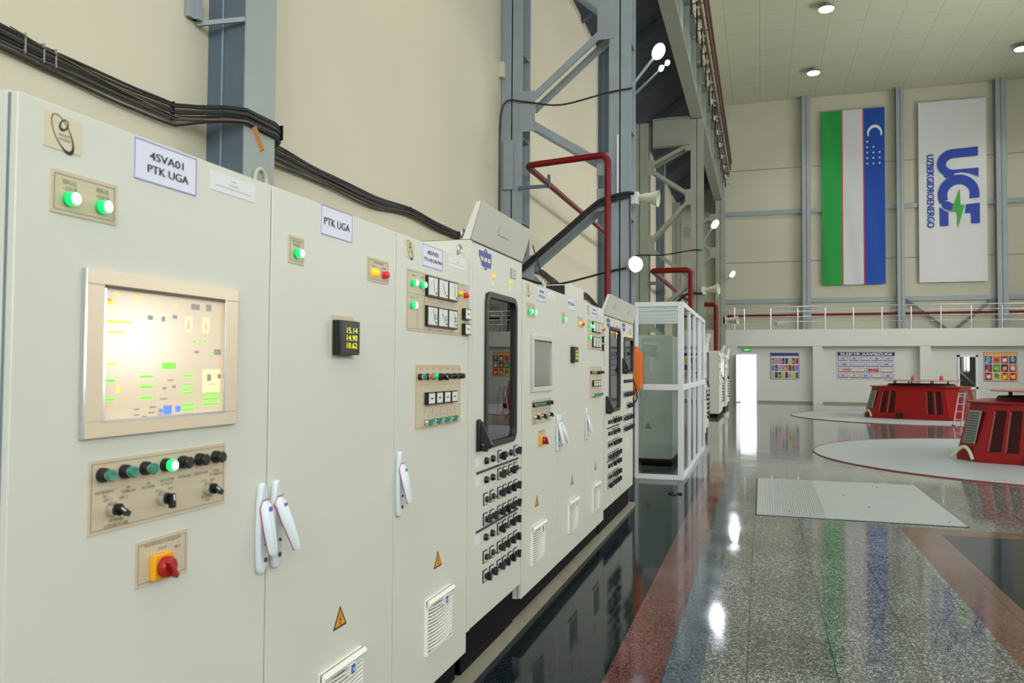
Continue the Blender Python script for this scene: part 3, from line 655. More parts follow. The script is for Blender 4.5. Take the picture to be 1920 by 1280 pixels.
# ------------------------------------------------------------------ structure: floor, walls, ceiling
def floor_mat(name, c1, c2, c3, rough, scale=140, tile=None, tint=.12, spec=.45):
    m = bpy.data.materials.new(name); m.use_nodes = True; nt = m.node_tree; N = nt.nodes; L = nt.links
    b = N['Principled BSDF']; tc = N.new('ShaderNodeTexCoord')
    v = N.new('ShaderNodeTexVoronoi'); v.inputs['Scale'].default_value = scale; L.new(tc.outputs['Object'], v.inputs['Vector'])
    sx = N.new('ShaderNodeSeparateColor'); L.new(v.outputs['Color'], sx.inputs[0])
    cr = N.new('ShaderNodeValToRGB'); cr.color_ramp.interpolation = 'CONSTANT'
    e = cr.color_ramp.elements; e[0].color = rgb(c1); e[0].position = 0; e[1].color = rgb(c2); e[1].position = .45
    q = e.new(.8); q.color = rgb(c3)
    L.new(sx.outputs[0], cr.inputs[0]); last = cr.outputs[0]
    n1 = N.new('ShaderNodeTexNoise'); n1.inputs['Scale'].default_value = 1.1; n1.inputs['Detail'].default_value = 5; L.new(tc.outputs['Object'], n1.inputs['Vector'])
    mr = N.new('ShaderNodeMapRange'); mr.inputs[1].default_value = .3; mr.inputs[2].default_value = .7; mr.inputs[3].default_value = .8; mr.inputs[4].default_value = 1.12; L.new(n1.outputs['Fac'], mr.inputs[0])
    mu = N.new('ShaderNodeMix'); mu.data_type = 'RGBA'; mu.blend_type = 'MULTIPLY'; mu.inputs[0].default_value = 1; L.new(last, mu.inputs[6]); L.new(mr.outputs[0], mu.inputs[7]); last = mu.outputs[2]
    if tile:
        sp = N.new('ShaderNodeSeparateXYZ'); cb = N.new('ShaderNodeCombineXYZ'); L.new(tc.outputs['Object'], sp.inputs[0]); L.new(sp.outputs[1], cb.inputs[0]); L.new(sp.outputs[0], cb.inputs[1])
        ad = N.new('ShaderNodeVectorMath'); ad.operation = 'ADD'; ad.inputs[1].default_value = (tile[2], tile[3], 0); L.new(cb.outputs[0], ad.inputs[0])
        br = N.new('ShaderNodeTexBrick'); br.inputs['Scale'].default_value = 1; br.inputs['Brick Width'].default_value = tile[0]; br.inputs['Row Height'].default_value = tile[1]
        br.inputs['Mortar Size'].default_value = .0036; br.inputs['Mortar Smooth'].default_value = .2; br.inputs['Bias'].default_value = 0
        br.inputs['Color1'].default_value = (1-tint,)*3+(1,); br.inputs['Color2'].default_value = (1+tint,)*3+(1,); br.inputs['Mortar'].default_value = (.3, .3, .27, 1)
        L.new(ad.outputs[0], br.inputs['Vector'])
        m2 = N.new('ShaderNodeMix'); m2.data_type = 'RGBA'; m2.blend_type = 'MULTIPLY'; m2.inputs[0].default_value = 1; L.new(last, m2.inputs[6]); L.new(br.outputs['Color'], m2.inputs[7]); last = m2.outputs[2]
    L.new(last, b.inputs['Base Color'])
    n2 = N.new('ShaderNodeTexNoise'); n2.inputs['Scale'].default_value = 2.5; n2.inputs['Detail'].default_value = 6; L.new(tc.outputs['Object'], n2.inputs['Vector'])
    m3 = N.new('ShaderNodeMapRange'); m3.inputs[1].default_value = .3; m3.inputs[2].default_value = .75; m3.inputs[3].default_value = rough*.6; m3.inputs[4].default_value = rough*1.7; L.new(n2.outputs['Fac'], m3.inputs[0]); L.new(m3.outputs[0], b.inputs['Roughness'])
    n3 = N.new('ShaderNodeTexNoise'); n3.inputs['Scale'].default_value = 1.6; L.new(tc.outputs['Object'], n3.inputs['Vector'])
    bp = N.new('ShaderNodeBump'); bp.inputs['Strength'].default_value = .05; bp.inputs['Distance'].default_value = .02; L.new(n3.outputs['Fac'], bp.inputs['Height']); L.new(bp.outputs[0], b.inputs['Normal'])
    b.inputs['Specular IOR Level'].default_value = spec
    MATS[name] = m; return m
fm = [floor_mat('terrazzo_dark', (12, 20, 24), (20, 30, 34), (42, 54, 58), .07, 150, (.9, 1.2, .2, .8), .05, .13),
      floor_mat('terrazzo_red', (122, 70, 62), (92, 50, 44), (40, 32, 34), .1, 100, (.8, .6, .1, .9), .06),
      floor_mat('terrazzo_blue', (78, 90, 98), (104, 117, 124), (60, 70, 76), .08, 130, (.75, .6, .3, .5), .05),
      floor_mat('terrazzo_grey', (80, 84, 79), (112, 115, 108), (172, 174, 168), .07, 125, (.62, .46, .12, .077+.92), .13),
      floor_mat('terrazzo_brown', (104, 70, 50), (126, 86, 62), (70, 50, 40), .12, 100, (.8, .8, 0, 0), .04)]
fb = B()
X0, X1 = -4.0, 13.6
def strip(i, a, b_, y0=-10, y1=41.2): fb.use(i).flat([(a, y0, 0), (b_, y0, 0), (b_, y1, 0), (a, y1, 0)])
strip(0, X0, -.79, y1=12.0); strip(3, X0, -.79, y0=12.0)
strip(1, -.79, -.505, y1=14.2); strip(3, -.79, -.505, y0=14.2)
strip(2, -.505, -.306, y1=14.2); strip(3, -.505, -.306, y0=14.2)
strip(3, -.306, 1.355)
strip(3, 1.355, X1, y0=9.05); strip(4, 1.355, X1, y0=8.72, y1=9.05); strip(4, 1.355, 1.69, y1=8.72); strip(0, 1.69, X1, y1=8.72)
fo = struct(fb.out('floor', fm, smooth=False))
struct(B().box(-2.3, -1.42, .8, 9.35, 0.001, .04).out('trim_1', concrete))
# left wall with cornice, low-bay roof, upper wall
struct(B().box(-4.1, -3.94, -10, 41.2, 0, 9.75).out('wall_left', wallc))
rf = B()
rf.prism([(-4.2, -10, 9.75), (-2.25, -10, 11.1), (-2.25, -10, 11.25), (-4.2, -10, 9.9)], (0, 51, 0))
y = -8
while y < 41:
    rf.prism([(-3.94, y, 9.62), (-2.25, y, 10.8), (-2.25, y, 11.1), (-3.94, y, 9.92)], (0, .14, 0)); y += 3.2
struct(rf.out('ceiling_1', darkroof))
struct(B().box(-2.4, -2.25, -10, 41.2, 11.1, 15).out('wall_upper_left', farw))
def ceil_mat():
    m = bpy.data.materials.new('ceiling_panel'); m.use_nodes = True; nt = m.node_tree; N = nt.nodes; L = nt.links; b = N['Principled BSDF']; b.inputs['Roughness'].default_value = .8
    tc = N.new('ShaderNodeTexCoord'); br = N.new('ShaderNodeTexBrick'); sp = N.new('ShaderNodeSeparateXYZ'); cb = N.new('ShaderNodeCombineXYZ'); L.new(tc.outputs['Object'], sp.inputs[0]); L.new(sp.outputs[1], cb.inputs[0]); L.new(sp.outputs[0], cb.inputs[1]); L.new(cb.outputs[0], br.inputs['Vector'])
    br.offset = 0; br.inputs['Scale'].default_value = 1; br.inputs['Brick Width'].default_value = 1.9; br.inputs['Row Height'].default_value = 1.28; br.inputs['Mortar Size'].default_value = .016; br.inputs['Mortar Smooth'].default_value = .6
    br.inputs['Color1'].default_value = rgb((196, 198, 172)); br.inputs['Color2'].default_value = rgb((199, 201, 176)); br.inputs['Mortar'].default_value = rgb((164, 166, 142))
    L.new(br.outputs['Color'], b.inputs['Base Color']); MATS['ceiling_panel'] = m; return m
struct(B().box(-2.4, 13.8, -10, 41.3, 14.95, 15.1).out('ceiling', ceil_mat()))
# far wall, upper part set back behind the gallery
uw = B(); uw.box(-4.1, 13.8, 41.0, 41.25, 3.4, 15); o = struct(uw.out('wall_far_upper', farw))
# far lower wall: niche wall with door openings, piers, beam and gallery slab
DX0, DX1, DZ = -.93, -.22, 2.27
EX0, EX1 = 8.33, 9.14
nw = B(); a0, a1 = 39.35, 39.5
nw.box(-4.1, DX0, a0, a1, 0, 2.66).box(DX0, DX1, a0, a1, DZ, 2.66).box(DX1, EX0, a0, a1, 0, 2.66).box(EX0, EX1, a0, a1, 2.27, 2.66).box(EX1, 13.8, a0, a1, 0, 2.66)
struct(nw.out('wall_far', plaster))
pr_ = B()
for x0, x1 in ((-4.1, -1.08), (2.3, 2.72), (6.78, 7.22), (11.3, 11.7)): pr_.box(x0, x1, 39.0, 39.36, 0, 2.67)
struct(pr_.out('wall_pier', plaster))
struct(B().box(-4.1, 13.8, 39.0, 41.1, 2.66, 3.45).out('ceiling_gallery', plaster))
struct(B().box(-1.08, 13.6, 39.31, 39.35, 0, .1).out('baseboard_far', mat('skirting', (150, 150, 140), .6)) if False else B().box(DX1+.06, EX0-.08, 39.325, 39.35, 0.002, .09).out('baseboard_far', mat('skirting', (150, 150, 138), .6)))
# right wall with window band and low window, rear wall
rw = B(); xa, xb = 13.5, 13.65
rw.box(xa, xb, -10, 41.2, 8.45, 15).box(xa, xb, -10, 41.2, 3.4, 5.35).box(xa, xb, -10, 16.2, 0, 3.4).box(xa, xb, 18.4, 41.2, 0, 3.4).box(xa, xb, 16.2, 18.4, 0, 1.4).box(xa, xb, 16.2, 18.4, 3.3, 3.4)
for a, b_ in ((-10, -1), (7, 8), (16, 17), (25, 26), (34, 41.2)): rw.box(xa, xb, a, b_, 5.35, 8.45)
struct(rw.out('wall_right', plaster))
rr = B(); rr.box(-4.1, 13.8, -9.65, -9.5, 0, 3.2).box(-4.1, 13.8, -9.65, -9.5, 10.8, 15).box(-4.1, 0, -9.65, -9.5, 3.2, 10.8).box(12, 13.8, -9.65, -9.5, 3.2, 10.8)
struct(rr.out('wall_rear', plaster))
n = 0
for a, b_ in ((-1, 7), (8, 16), (17, 25), (26, 34)):
    n += 1; wb = B()
    for k in range(5):
        yy = a+(b_-a)*k/4; wb.box(13.5, 13.58, yy-.04, yy+.04, 5.35, 8.45)
    for z in (5.38, 6.9, 8.42): wb.box(13.5, 13.58, a, b_, z-.04, z+.04)
    struct(wb.out('window_%d' % n, pvc))
wb = B(); wb.box(13.5, 13.58, 17.27, 17.33, 1.4, 3.3).box(13.5, 13.58, 16.2, 18.4, 1.4, 1.46).box(13.5, 13.58, 16.2, 18.4, 3.24, 3.3); struct(wb.out('window_5', pvc))

# far wall frame: columns, girts, braces (steel, standing in front of the upper wall)
def hcol(b, x0, x1, y0, y1, z0, z1, web='y', t=.018):
    # flanges parallel to XZ (facing the camera) when web runs along y
    b.box(x0, x1, y0, y0+t, z0, z1).box(x0, x1, y1-t, y1, z0, z1).box((x0+x1)/2-t/2, (x0+x1)/2+t/2, y0, y1, z0, z1)
FG = 'steel columns of the far wall'
for i, (x0, x1) in enumerate(((1.94, 2.33), (6.13, 6.45), (10.25, 10.68), (-2.1, -1.75))):
    b = B(); hcol(b, x0, x1, 40.55, 40.98, 3.45, 14.95)
    tag(b.out('steel_column', steel, loc=(x0, 40.6, 3.45)), ['grey steel column on the far wall left of the green, white and blue flag', 'grey steel column between the flag and the white banner', 'grey steel column right of the white banner on the far wall', 'grey steel column in the left corner of the far wall, behind the crane columns'][i], 'column', None)
for i, (z, lab) in enumerate(((9.35, 'upper horizontal steel rail crossing the far wall behind flag and banner'), (4.95, 'lower horizontal steel rail on the far wall just above the gallery railing'))):
    tag(B().box(-1.7, 13.5, 40.86, 40.995, z-.11, z+.11).out('wall_girt', steel, loc=(5, 40.9, z)), lab, 'steel beam')
for i, (xa_, xb_, lab) in enumerate(((6.5, 8.2, 'diagonal steel brace behind the railing, right of the middle far column'), (10.2, 8.6, 'diagonal steel brace behind the railing, left of the right-hand far column'))):
    tag(B().bar((xa_, 40.8, 4.9), (xb_, 40.8, 3.5), .08, .12).out('wall_brace', steeld, loc=(xa_, 40.8, 3.5)), lab, 'steel brace')
# panel joints on the upper wall
pj = B()
for z in (6.9, 11.55): pj.box(-2.2, 13.5, 40.985, 41.0, z-.012, z+.012)
o['label'] = 'far wall'; struct(pj.out('trim_2', mat('joint_dark', (120, 118, 104), .8)))

# wall pipe on gallery
t = tag(B().tube([(-1.6, 40.72, 4.22), (4, 40.72, 4.24), (13.4, 40.72, 4.27)], .055, 12).out('fire_pipe', pipered, loc=(5, 40.72, 4.2)), 'long dark red pipe along the far wall behind the gallery railing', 'pipe')
tag(B().box(.75, 1.05, 40.9, 41.0, 3.75, 3.95).out('junction_box', plaster, bevel=.01, loc=(.9, 40.95, 3.75)), 'small pale box on the far wall behind the left end of the railing', 'box')

# railing
t = thing('gallery_railing', 'stainless steel railing with upright posts along the far gallery edge', 'railing', (5, 39.1, 3.45))
yr = 39.1
for i in range(12):
    x = -.75+i*1.2 - (.0 if i else .0)
    if x > 13.3: break
    B().tube([(x, yr, 3.45), (x, yr, 4.45)], .03, 10).cyl((x, yr, 3.45), (x, yr, 3.47), .06).out('post', stain, t)
for z, rr_ in ((4.52, .026), (4.3, .016), (4.06, .014), (3.82, .014)):
    B().tube([(-1.2, yr, z), (13.4, yr, z)], rr_, 10).out('rail', stain, t)
B().tube([(-1.2, yr, 3.45), (-1.2, yr, 4.52)], .03, 10).out('post', stain, t)
B().tube([(-1.2, yr+.05, 4.3), (-1.2, 40.5, 4.3)], .02, 8).out('side_rail', stain, t)

# doors of the far wall
d = B(); d.box(DX0-.06, DX0, 39.3, 39.42, 0, DZ+.05).box(DX1, DX1+.06, 39.3, 39.42, 0, DZ+.05).box(DX0, DX1, 39.3, 39.42, DZ, DZ+.05)
d1 = struct(d.out('door_1', pvc, loc=(DX0, 39.35, 0)))
lf = B(); lf.rings([[Vector((DX0-.02, 39.3, z)), Vector((DX0-.06, 39.3, z)), Vector((DX0-.22, 38.62, z)), Vector((DX0-.18, 38.6, z))] for z in (.03, DZ)])
lf.out('door_leaf', pvc, d1)
e = B(); e.box(EX0, EX0+.09, 39.3, 39.4, 0, 2.27).box(EX1-.09, EX1, 39.3, 39.4, 0, 2.27).box(EX0, EX1, 39.3, 39.4, 2.18, 2.27).box(EX0, EX1, 39.3, 39.4, .76, .86).box(EX0, EX1, 39.3, 39.4, 0.0, .1)
d2 = struct(e.out('door_2', pvc, loc=(EX0, 39.35, 0)))
B().box(EX0+.09, EX1-.09, 39.345, 39.355, .86, 2.18).out('door_pane', bglass, d2); B().box(EX0+.09, EX1-.09, 39.34, 39.36, .1, .76).out('lower_panel', mat('panel_olive', (150, 152, 128), .4), d2)
B().tube([(EX0+.05, 39.3, 1.15), (EX0+.05, 39.25, 1.15), (EX0+.18, 39.25, 1.15)], .012, 8).out('door_handle', stain, d2)
# stair room behind door 2, with its window
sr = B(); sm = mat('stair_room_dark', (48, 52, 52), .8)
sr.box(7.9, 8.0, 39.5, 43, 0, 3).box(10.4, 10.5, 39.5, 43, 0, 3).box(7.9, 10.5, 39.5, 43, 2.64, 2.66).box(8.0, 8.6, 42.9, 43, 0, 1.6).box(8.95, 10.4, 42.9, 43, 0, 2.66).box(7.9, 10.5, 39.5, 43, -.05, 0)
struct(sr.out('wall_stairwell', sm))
tag(B().bar((8.15, 41.5, 2.4), (10.2, 41.5, .3), .5, .14).out('stair_flight', mat('stair_black', (24, 26, 26), .6), loc=(9, 41.5, .3)), 'dark sloping stair stringer seen through the glazed far door', 'stair')
# outdoor ground beyond the bright doorway
struct(B().box(-6, 6, 43.2, 60, -.1, -.02).out('ground', mat('outdoor_paving', (200, 200, 195), .8)))

# exit sign
t = thing('exit_sign', 'small green lit exit sign above the bright doorway', 'sign', (-.6, 39.3, 2.4))
B().box(-.83, -.44, 39.28, 39.34, 2.42, 2.58).out('casing', mat('exit_green', (20, 150, 70), .4, emit=.5, ecol=(10, 190, 80)), t)
b = B(); b.box(-.7, -.58, 39.275, 39.28, 2.47, 2.53).prism([(-.78, 39.279, 2.5), (-.72, 39.279, 2.54), (-.72, 39.279, 2.46)], (0, -.004, 0)).prism([(-.48, 39.279, 2.5), (-.54, 39.279, 2.54), (-.54, 39.279, 2.46)], (0, -.004, 0))
b.out('pictogram', mat('exit_white', (170, 250, 190), .4, emit=1.2), t)

# posters
def poster(x0, x1, z0, z1, label, base, border, head, headtext, cells, pal, textcol=None):
    t = thing('poster', label, 'poster', ((x0+x1)/2, 39.34, z0))
    B().box(x0, x1, 39.33, 39.348, z0, z1).out('board', mat('poster_'+base[0], base[1], .5), t)
    f = B(); w_ = .018; f.box(x0, x1, 39.326, 39.33, z1-w_, z1).box(x0, x1, 39.326, 39.33, z0, z0+w_).box(x0, x0+w_, 39.326, 39.33, z0, z1).box(x1-w_, x1, 39.326, 39.33, z0, z1)
    f.out('border', mat('poster_border_'+border[0], border[1], .5), t)
    W, H = x1-x0, z1-z0
    B().box(x0+.03, x1-.03, 39.322, 39.33, z1-H*head[2]-.03, z1-.03).out('heading', mat('poster_head_'+head[0], head[1], .5), t)
    if headtext:
        b_ = B(); addtext(b_, headtext[0], ((x0+x1)/2, 39.319, z1-H*head[2]/2-.03), (1, 0, 0), (0, 0, 1), None, W*headtext[1], H*head[2]*headtext[2], bold=.012); b_.out('lettering', mat('poster_text_'+head[0], headtext[3], .5), t, smooth=False)
    ms = []; c = B()
    for n_, (cx, cz, cw, ch, k) in enumerate(cells): c.use(k).box(x0+W*cx, x0+W*(cx+cw), 39.325-.0035*(n_/len(cells))-(.003 if ch < .14 else 0), 39.33, z1-H*(cz+ch), z1-H*cz)
    c.out('pictures', [mat('poster_colour_%d_%d_%d' % q, q, .5) for q in pal], t)
pal1 = [(110, 120, 160), (205, 120, 135), (40, 36, 90), (195, 195, 60), (170, 40, 40), (215, 60, 50), (110, 130, 200), (40, 60, 75), (60, 110, 80), (200, 170, 130), (150, 180, 170), (60, 50, 60)]
cells = []
o1 = [0, 1, 1, 2, 2, 3, 11, 4, 0, 11, 10, 1, 5, 7, 4, 6, 9, 7, 11, 3, 2, 9, 3, 8]
for i in range(24):
    r_, c_ = divmod(i, 8); cells.append((.04+c_*.119, .21+r_*.265, .095, .215, o1[i]))
    if i % 3 == 0: cells.append((.05+c_*.119, .3+r_*.265, .06, .08, (i*5+3) % 12))
poster(.43, 1.72, 1.12, 2.37, 'square safety poster with many small coloured pictures, nearest the bright doorway', ('white', (205, 205, 215)), ('navy', (60, 60, 110)), ('navy', (44, 36, 110), .1), None, cells, pal1)
cells = []; pal2 = [(196, 196, 210), (50, 46, 100), (205, 45, 45), (215, 210, 180), (120, 120, 150), (225, 110, 60)]
for r_, nn in enumerate((5, 4, 4, 5)):
    for c_ in range(nn):
        w_ = .96/nn; x_ = .02+c_*w_; z_ = .18+r_*.205
        cells.append((x_, z_, w_-.02, .16, 1)); cells.append((x_+.007, z_+.01, w_-.034, .125, 3 if (r_*5+c_) in (11, 13, 16, 18) else 0))
        cells.append((x_+w_*.3, z_+.05, w_*.3, .05, [4, 4, 0, 2, 4, 4, 0, 0, 4, 4, 5, 0, 2, 3, 4, 4, 5, 4, 3, 2][(r_*5+c_) % 20]))
cells.append((.53, .62, .08, .09, 2)); cells.append((.63, .62, .08, .09, 2)); cells.append((.13, .62, .1, .08, 5))
cells = [c for c in cells]
poster(3.36, 5.83, 1.15, 2.42, 'wide poster headed ELEKTR XAVSIZLIGI on the far wall behind the farther red cover', ('pale', (214, 214, 222)), ('pale2', (190, 190, 205)), ('deep', (30, 22, 78), .13), ('ELEKTR XAVSIZLIGI', .86, .62, (235, 235, 245)), cells, pal2)
cells = []; pal3 = [(60, 90, 140), (225, 110, 70), (190, 50, 50), (60, 66, 110), (60, 60, 150), (50, 165, 75), (40, 50, 110), (220, 60, 50), (200, 40, 40), (215, 190, 60), (235, 90, 30), (235, 50, 40), (240, 220, 60), (220, 225, 220), (30, 30, 30), (120, 170, 200), (240, 170, 90), (40, 150, 150)]
o3 = [0, 1, 2, 3, 4, 5, 6, 7, 8, 9, 10, 11]; in3 = [15, 2, 13, 15, 2, 9, 16, 13, 13, 17, 12, 12]; in4 = [12, 16, 14, 13, 1, 5, 14, 12, 14, 10, 14, 14]
for i in range(12):
    r_, c_ = divmod(i, 4); x_ = .03+c_*.24; z_ = .13+r_*.285
    cells.append((x_, z_, .22, .265, o3[i]))
c2 = []
for i in range(12):
    r_, c_ = divmod(i, 4); x_ = .03+c_*.24; z_ = .13+r_*.285
    c2.append((x_+.05, z_+.07, .12, .13, in3[i])); c2.append((x_+.07, z_+.02, .06, .07, in4[i])); c2.append((x_+.03, z_+.2, .07, .05, in4[(i+3) % 12]))
poster(9.36, 10.66, 1.12, 2.4, 'bright red, green and orange picture poster right of the glazed far door', ('cream', (225, 220, 215)), ('maroon', (120, 40, 60)), ('orange', (235, 170, 50), .08), None, cells, pal3)
b = B()
for (cx, cz, cw, ch, k) in c2: b.use(k).box(9.36+1.3*cx, 9.36+1.3*(cx+cw), 39.314, 39.32, 2.4-1.28*(cz+ch), 2.4-1.28*cz)
po = [o_ for o_ in bpy.data.objects if o_.get('label', '').startswith('bright red, green')][0]
b.out('picture_details', [mat('poster_colour_%d_%d_%d' % q, q, .5) for q in pal3], po)

# flag and banner (thin cloth hung from the wall, gentle folds)
def wave(x, z): return .02*math.sin(x*4.2+z*.5)+.012*math.sin(x*9+1.2*z)
def cloth(b, x0, x1, z0, z1, yb, nx=10, nz=16, th=0.006):
    V = [[[b.bm.verts.new((x0+(x1-x0)*i/nx, yb+wave(x0+(x1-x0)*i/nx, z0+(z1-z0)*j/nz)+s, z0+(z1-z0)*j/nz)) for j in range(nz+1)] for i in range(nx+1)] for s in (0, th)]
    for i in range(nx):
        for j in range(nz):
            for s in (0, 1): b._f([V[s][i][j], V[s][i+1][j], V[s][i+1][j+1], V[s][i][j+1]])
    for j in range(nz):
        for i in (0, nx): b._f([V[0][i][j], V[0][i][j+1], V[1][i][j+1], V[1][i][j]])
    for i in range(nx):
        for j in (0, nz): b._f([V[0][i][j], V[0][i+1][j], V[1][i+1][j], V[1][i][j]])
FY = 40.78
t = thing('flag', 'hanging vertical flag in green, white and blue with crescent and stars, on far wall', 'flag', (4.3, FY, 5.75))
flag_cols = [('green', (20, 150, 60), 2.86, 3.76), ('red', (205, 45, 45), 3.76, 3.81), ('white', (205, 205, 208), 3.81, 4.7), ('red', (205, 45, 45), 4.7, 4.755), ('blue', (8, 70, 165), 4.755, 5.66)]
for nme, c, x0, x1 in flag_cols:
    b = B(); cloth(b, x0, x1, 5.66, 14.12, FY, 2 if nme == 'red' else 8); b.out(nme+'_stripe', mat('flag_'+nme, c, .7, var=.03, scale=2), t)
b = B(); cx, cz = 5.22, 12.9
P = []; n = 20
for k in range(n+1):
    a = R(-15+210*k/n); P.append((cx+.33*math.cos(a), cz+.40*math.sin(a)))
for k in range(n+1):
    a = R(195-210*k/n); P.append((cx-.0+.26*math.cos(a), cz-.075+.34*math.sin(a)))
b.prism([(x, FY-.035+wave(x, z)*0, z) for x, z in P], (0, .004, 0)); b.out('crescent', mat('flag_emblem', (225, 228, 232), .7), t)
b = B(); s_ = 0
for c_, cnt, z_top in ((0, 5, 12.55), (1, 4, 12.3), (2, 3, 12.05)):
    for k in range(cnt):
        x, z = 4.89+c_*.27, z_top-.27*k
        if c_ == 0: z = 12.5-.265*k
        elif c_ == 1: z = 12.5-.265*(k+1)
        else: z = 12.5-.265*(k+2)
        b.prism([(x+(.06 if j % 2 == 0 else .025)*math.sin(R(36*j)), FY-.034, z+(.065 if j % 2 == 0 else .027)*math.cos(R(36*j))) for j in range(10)], (0, .003, 0))
b.out('star', MATS['flag_emblem'], t)['kind'] = 'part'
for x in (2.95, 5.6): B().tube([(x, 40.98, 14.1), (x, FY, 14.1)], .012, 6).out('hook', steel, t)
t = thing('banner', 'hanging white company banner with blue sideways UGE letters and green bolt', 'banner', (8.5, FY, 5.7))
b = B(); cloth(b, 7.1, 9.92, 5.68, 14.17, FY, 14, 18); b.out('cloth', mat('banner_white', (212, 213, 214), .7, var=.02), t)
for x in (7.2, 9.8): B().tube([(x, 40.98, 14.1), (x, FY, 14.1)], .012, 6).out('hook', steel, t)
LY = [0]
def bp(cx, cy): return (7.1+(cx-725)/3.281*.02225, FY-.036-LY[0]*.0012, 14.17-(cy-62)/3.281*.02475)
def arc(cx, cy, rx, ry, a0, a1, n=14): return [(cx+rx*math.cos(R(a0+(a1-a0)*k/n)), cy+ry*math.sin(R(a0+(a1-a0)*k/n))) for k in range(n+1)]
b = B()
U = [(1090, 362), (1090, 415), (930, 428)]+arc(935, 465, 40, 37, 260, 100)[0:]+[(1092, 492), (1092, 548)]+arc(975, 600, 120, 82, 330, 225, 10)+[(880, 545)]+arc(945, 455, 104, 85, 120, 250, 12)
def orient(P): return [bp(*p) for p in P]
# U: two arms joined by a round bowl on the left
def band(outer, inner):
    n_ = len(outer)
    for k in range(n_-1):
        b.prism([bp(*outer[k]), bp(*outer[k+1]), bp(*inner[k+1]), bp(*inner[k])], (0, .004, 0))
band([(1090, 362)]+arc(945, 455, 104, 88, 275, 90, 18), [(1090, 418)]+arc(945, 460, 50, 36, 275, 90, 18))
LY[0] = 1
b.prism([bp(*p) for p in ((945, 496), (1092, 492), (1092, 548), (1040, 524), (985, 515), (945, 520))], (0, .004, 0))
LY[0] = 2
b.prism([bp(*p) for p in ((945, 496), (945, 520), (900, 545), (885, 540), (880, 520))], (0, .004, 0))
# G: round ring open at the lower right
LY[0] = 3
band(arc(970, 650, 126, 122, 10, -205, 26)+[], arc(970, 652, 70, 64, 10, -205, 26))
LY[0] = 4
b.prism([bp(*p) for p in ((1038, 640), (1096, 636), (1097, 675), (1036, 678))], (0, .004, 0))
LY[0] = 5
b.prism([bp(*p) for p in ((858, 690), (905, 690), (938, 708), (922, 752), (880, 735))], (0, .004, 0))
# E remainder
LY[0] = 6
b.prism([bp(*p) for p in ((853, 722), (880, 745), (906, 757), (906, 842), (855, 843))], (0, .004, 0))
b.prism([bp(*p) for p in ((1013, 714), (1097, 708), (1097, 832), (1044, 834), (1042, 770), (1006, 770))], (0, .004, 0))
b.out('logo', mat('banner_blue', (30, 62, 165), .6), t)
B().prism([bp(*p) for p in ((976, 615), (925, 756), (960, 757), (963, 860), (1006, 716), (981, 714))], (0, -.004, 0)).out('bolt', mat('banner_green', (55, 165, 55), .6), t)
b = B(); addtext(b, 'UZBEKGIDROENERGO', bp(798, 622), (0, 0, -1), (1, 0, 0), None, 3.42, .30, bold=.018); b.out('lettering', MATS['banner_blue'], t, smooth=False)

# ------------------------------------------------------------------ lattice crane columns
def lattice(yb, label, xo=(-2.2, -1.86), nodes=(), xi=(-3.93, -3.58), m=steel, zt=9.35, low=True, dep=.45):
    t = thing('crane_column', label, 'column', ((xi[0]+xo[1])/2, yb, 0))
    def leg(x0, x1):
        b = B(); hcol(b, x0, x1, yb, yb+dep, 0, zt)
        z = 1.2
        while z < zt:
            b.box(x0+.01, x1-.01, yb+.01, yb+dep-.01, z, z+.012); z += 1.35
        return b.out('leg', m, t)
    leg(*xi); leg(*xo)
    for (xa_, za, xb_, zb) in nodes:
        b = B()
        for yy in (yb+.0, yb+dep-.06):
            b.bar((xa_, yy, za), (xb_, yy, zb), .012, .11, (0, 1, 0)); b.bar((xa_, yy+.03, za-.04), (xb_, yy+.03, zb-.04), .07, .012, (0, 1, 0))
        b.out('diagonal', m, t)
    b = B()
    for xs in ('a', 'b'):
        zz = sorted([n_[1] if xs == 'a' else n_[3] for n_ in nodes]); xx = nodes[0][0] if xs == 'a' else nodes[0][2]; runs = []
        for z in zz:
            if runs and z-runs[-1][1] < .5: runs[-1][1] = z
            else: runs.append([z, z])
        for z0_, z1_ in runs: b.box(xx-.13, xx+.13, yb-.014, yb-.002, z0_-.17, z1_+.17)
    b.out('gusset', m, t)
    B().box(xo[0]-.1, xo[1]+.06, yb-.06, yb+dep+.06, 0, .03).out('base_plate', m, t)
    return t
N2 = [(-3.5, .35, -2.25, 1.5), (-3.5, 3.05, -2.25, 1.8), (-3.48, 3.2, -2.28, 4.18), (-3.5, 5.5, -2.28, 4.72), (-3.48, 5.8, -2.25, 6.82), (-3.5, 8.2, -2.25, 7.1), (-3.5, 8.4, -2.25, 9.2)]
lattice(11.78, 'nearest blue-grey lattice crane column, with loudspeaker horn and bright floodlights', nodes=N2)
N3 = [(-3.3, .6, -2.1, 1.6), (-3.3, 2.9, -2.1, 1.9), (-3.3, 3.2, -2.1, 4.25), (-3.3, 5.35, -2.1, 4.45), (-3.3, 5.6, -2.1, 6.85), (-3.3, 7.85, -2.1, 7.0), (-3.3, 8.0, -2.15, 8.55)]
lattice(24.8, 'second lattice crane column, standing behind the glazed booth', xo=(-2.06, -1.69), nodes=N3, m=steelg, xi=(-3.93, -3.36))
lattice(37.2, 'third lattice crane column, close to the far wall', xo=(-1.97, -1.56), nodes=N3, m=steelg)
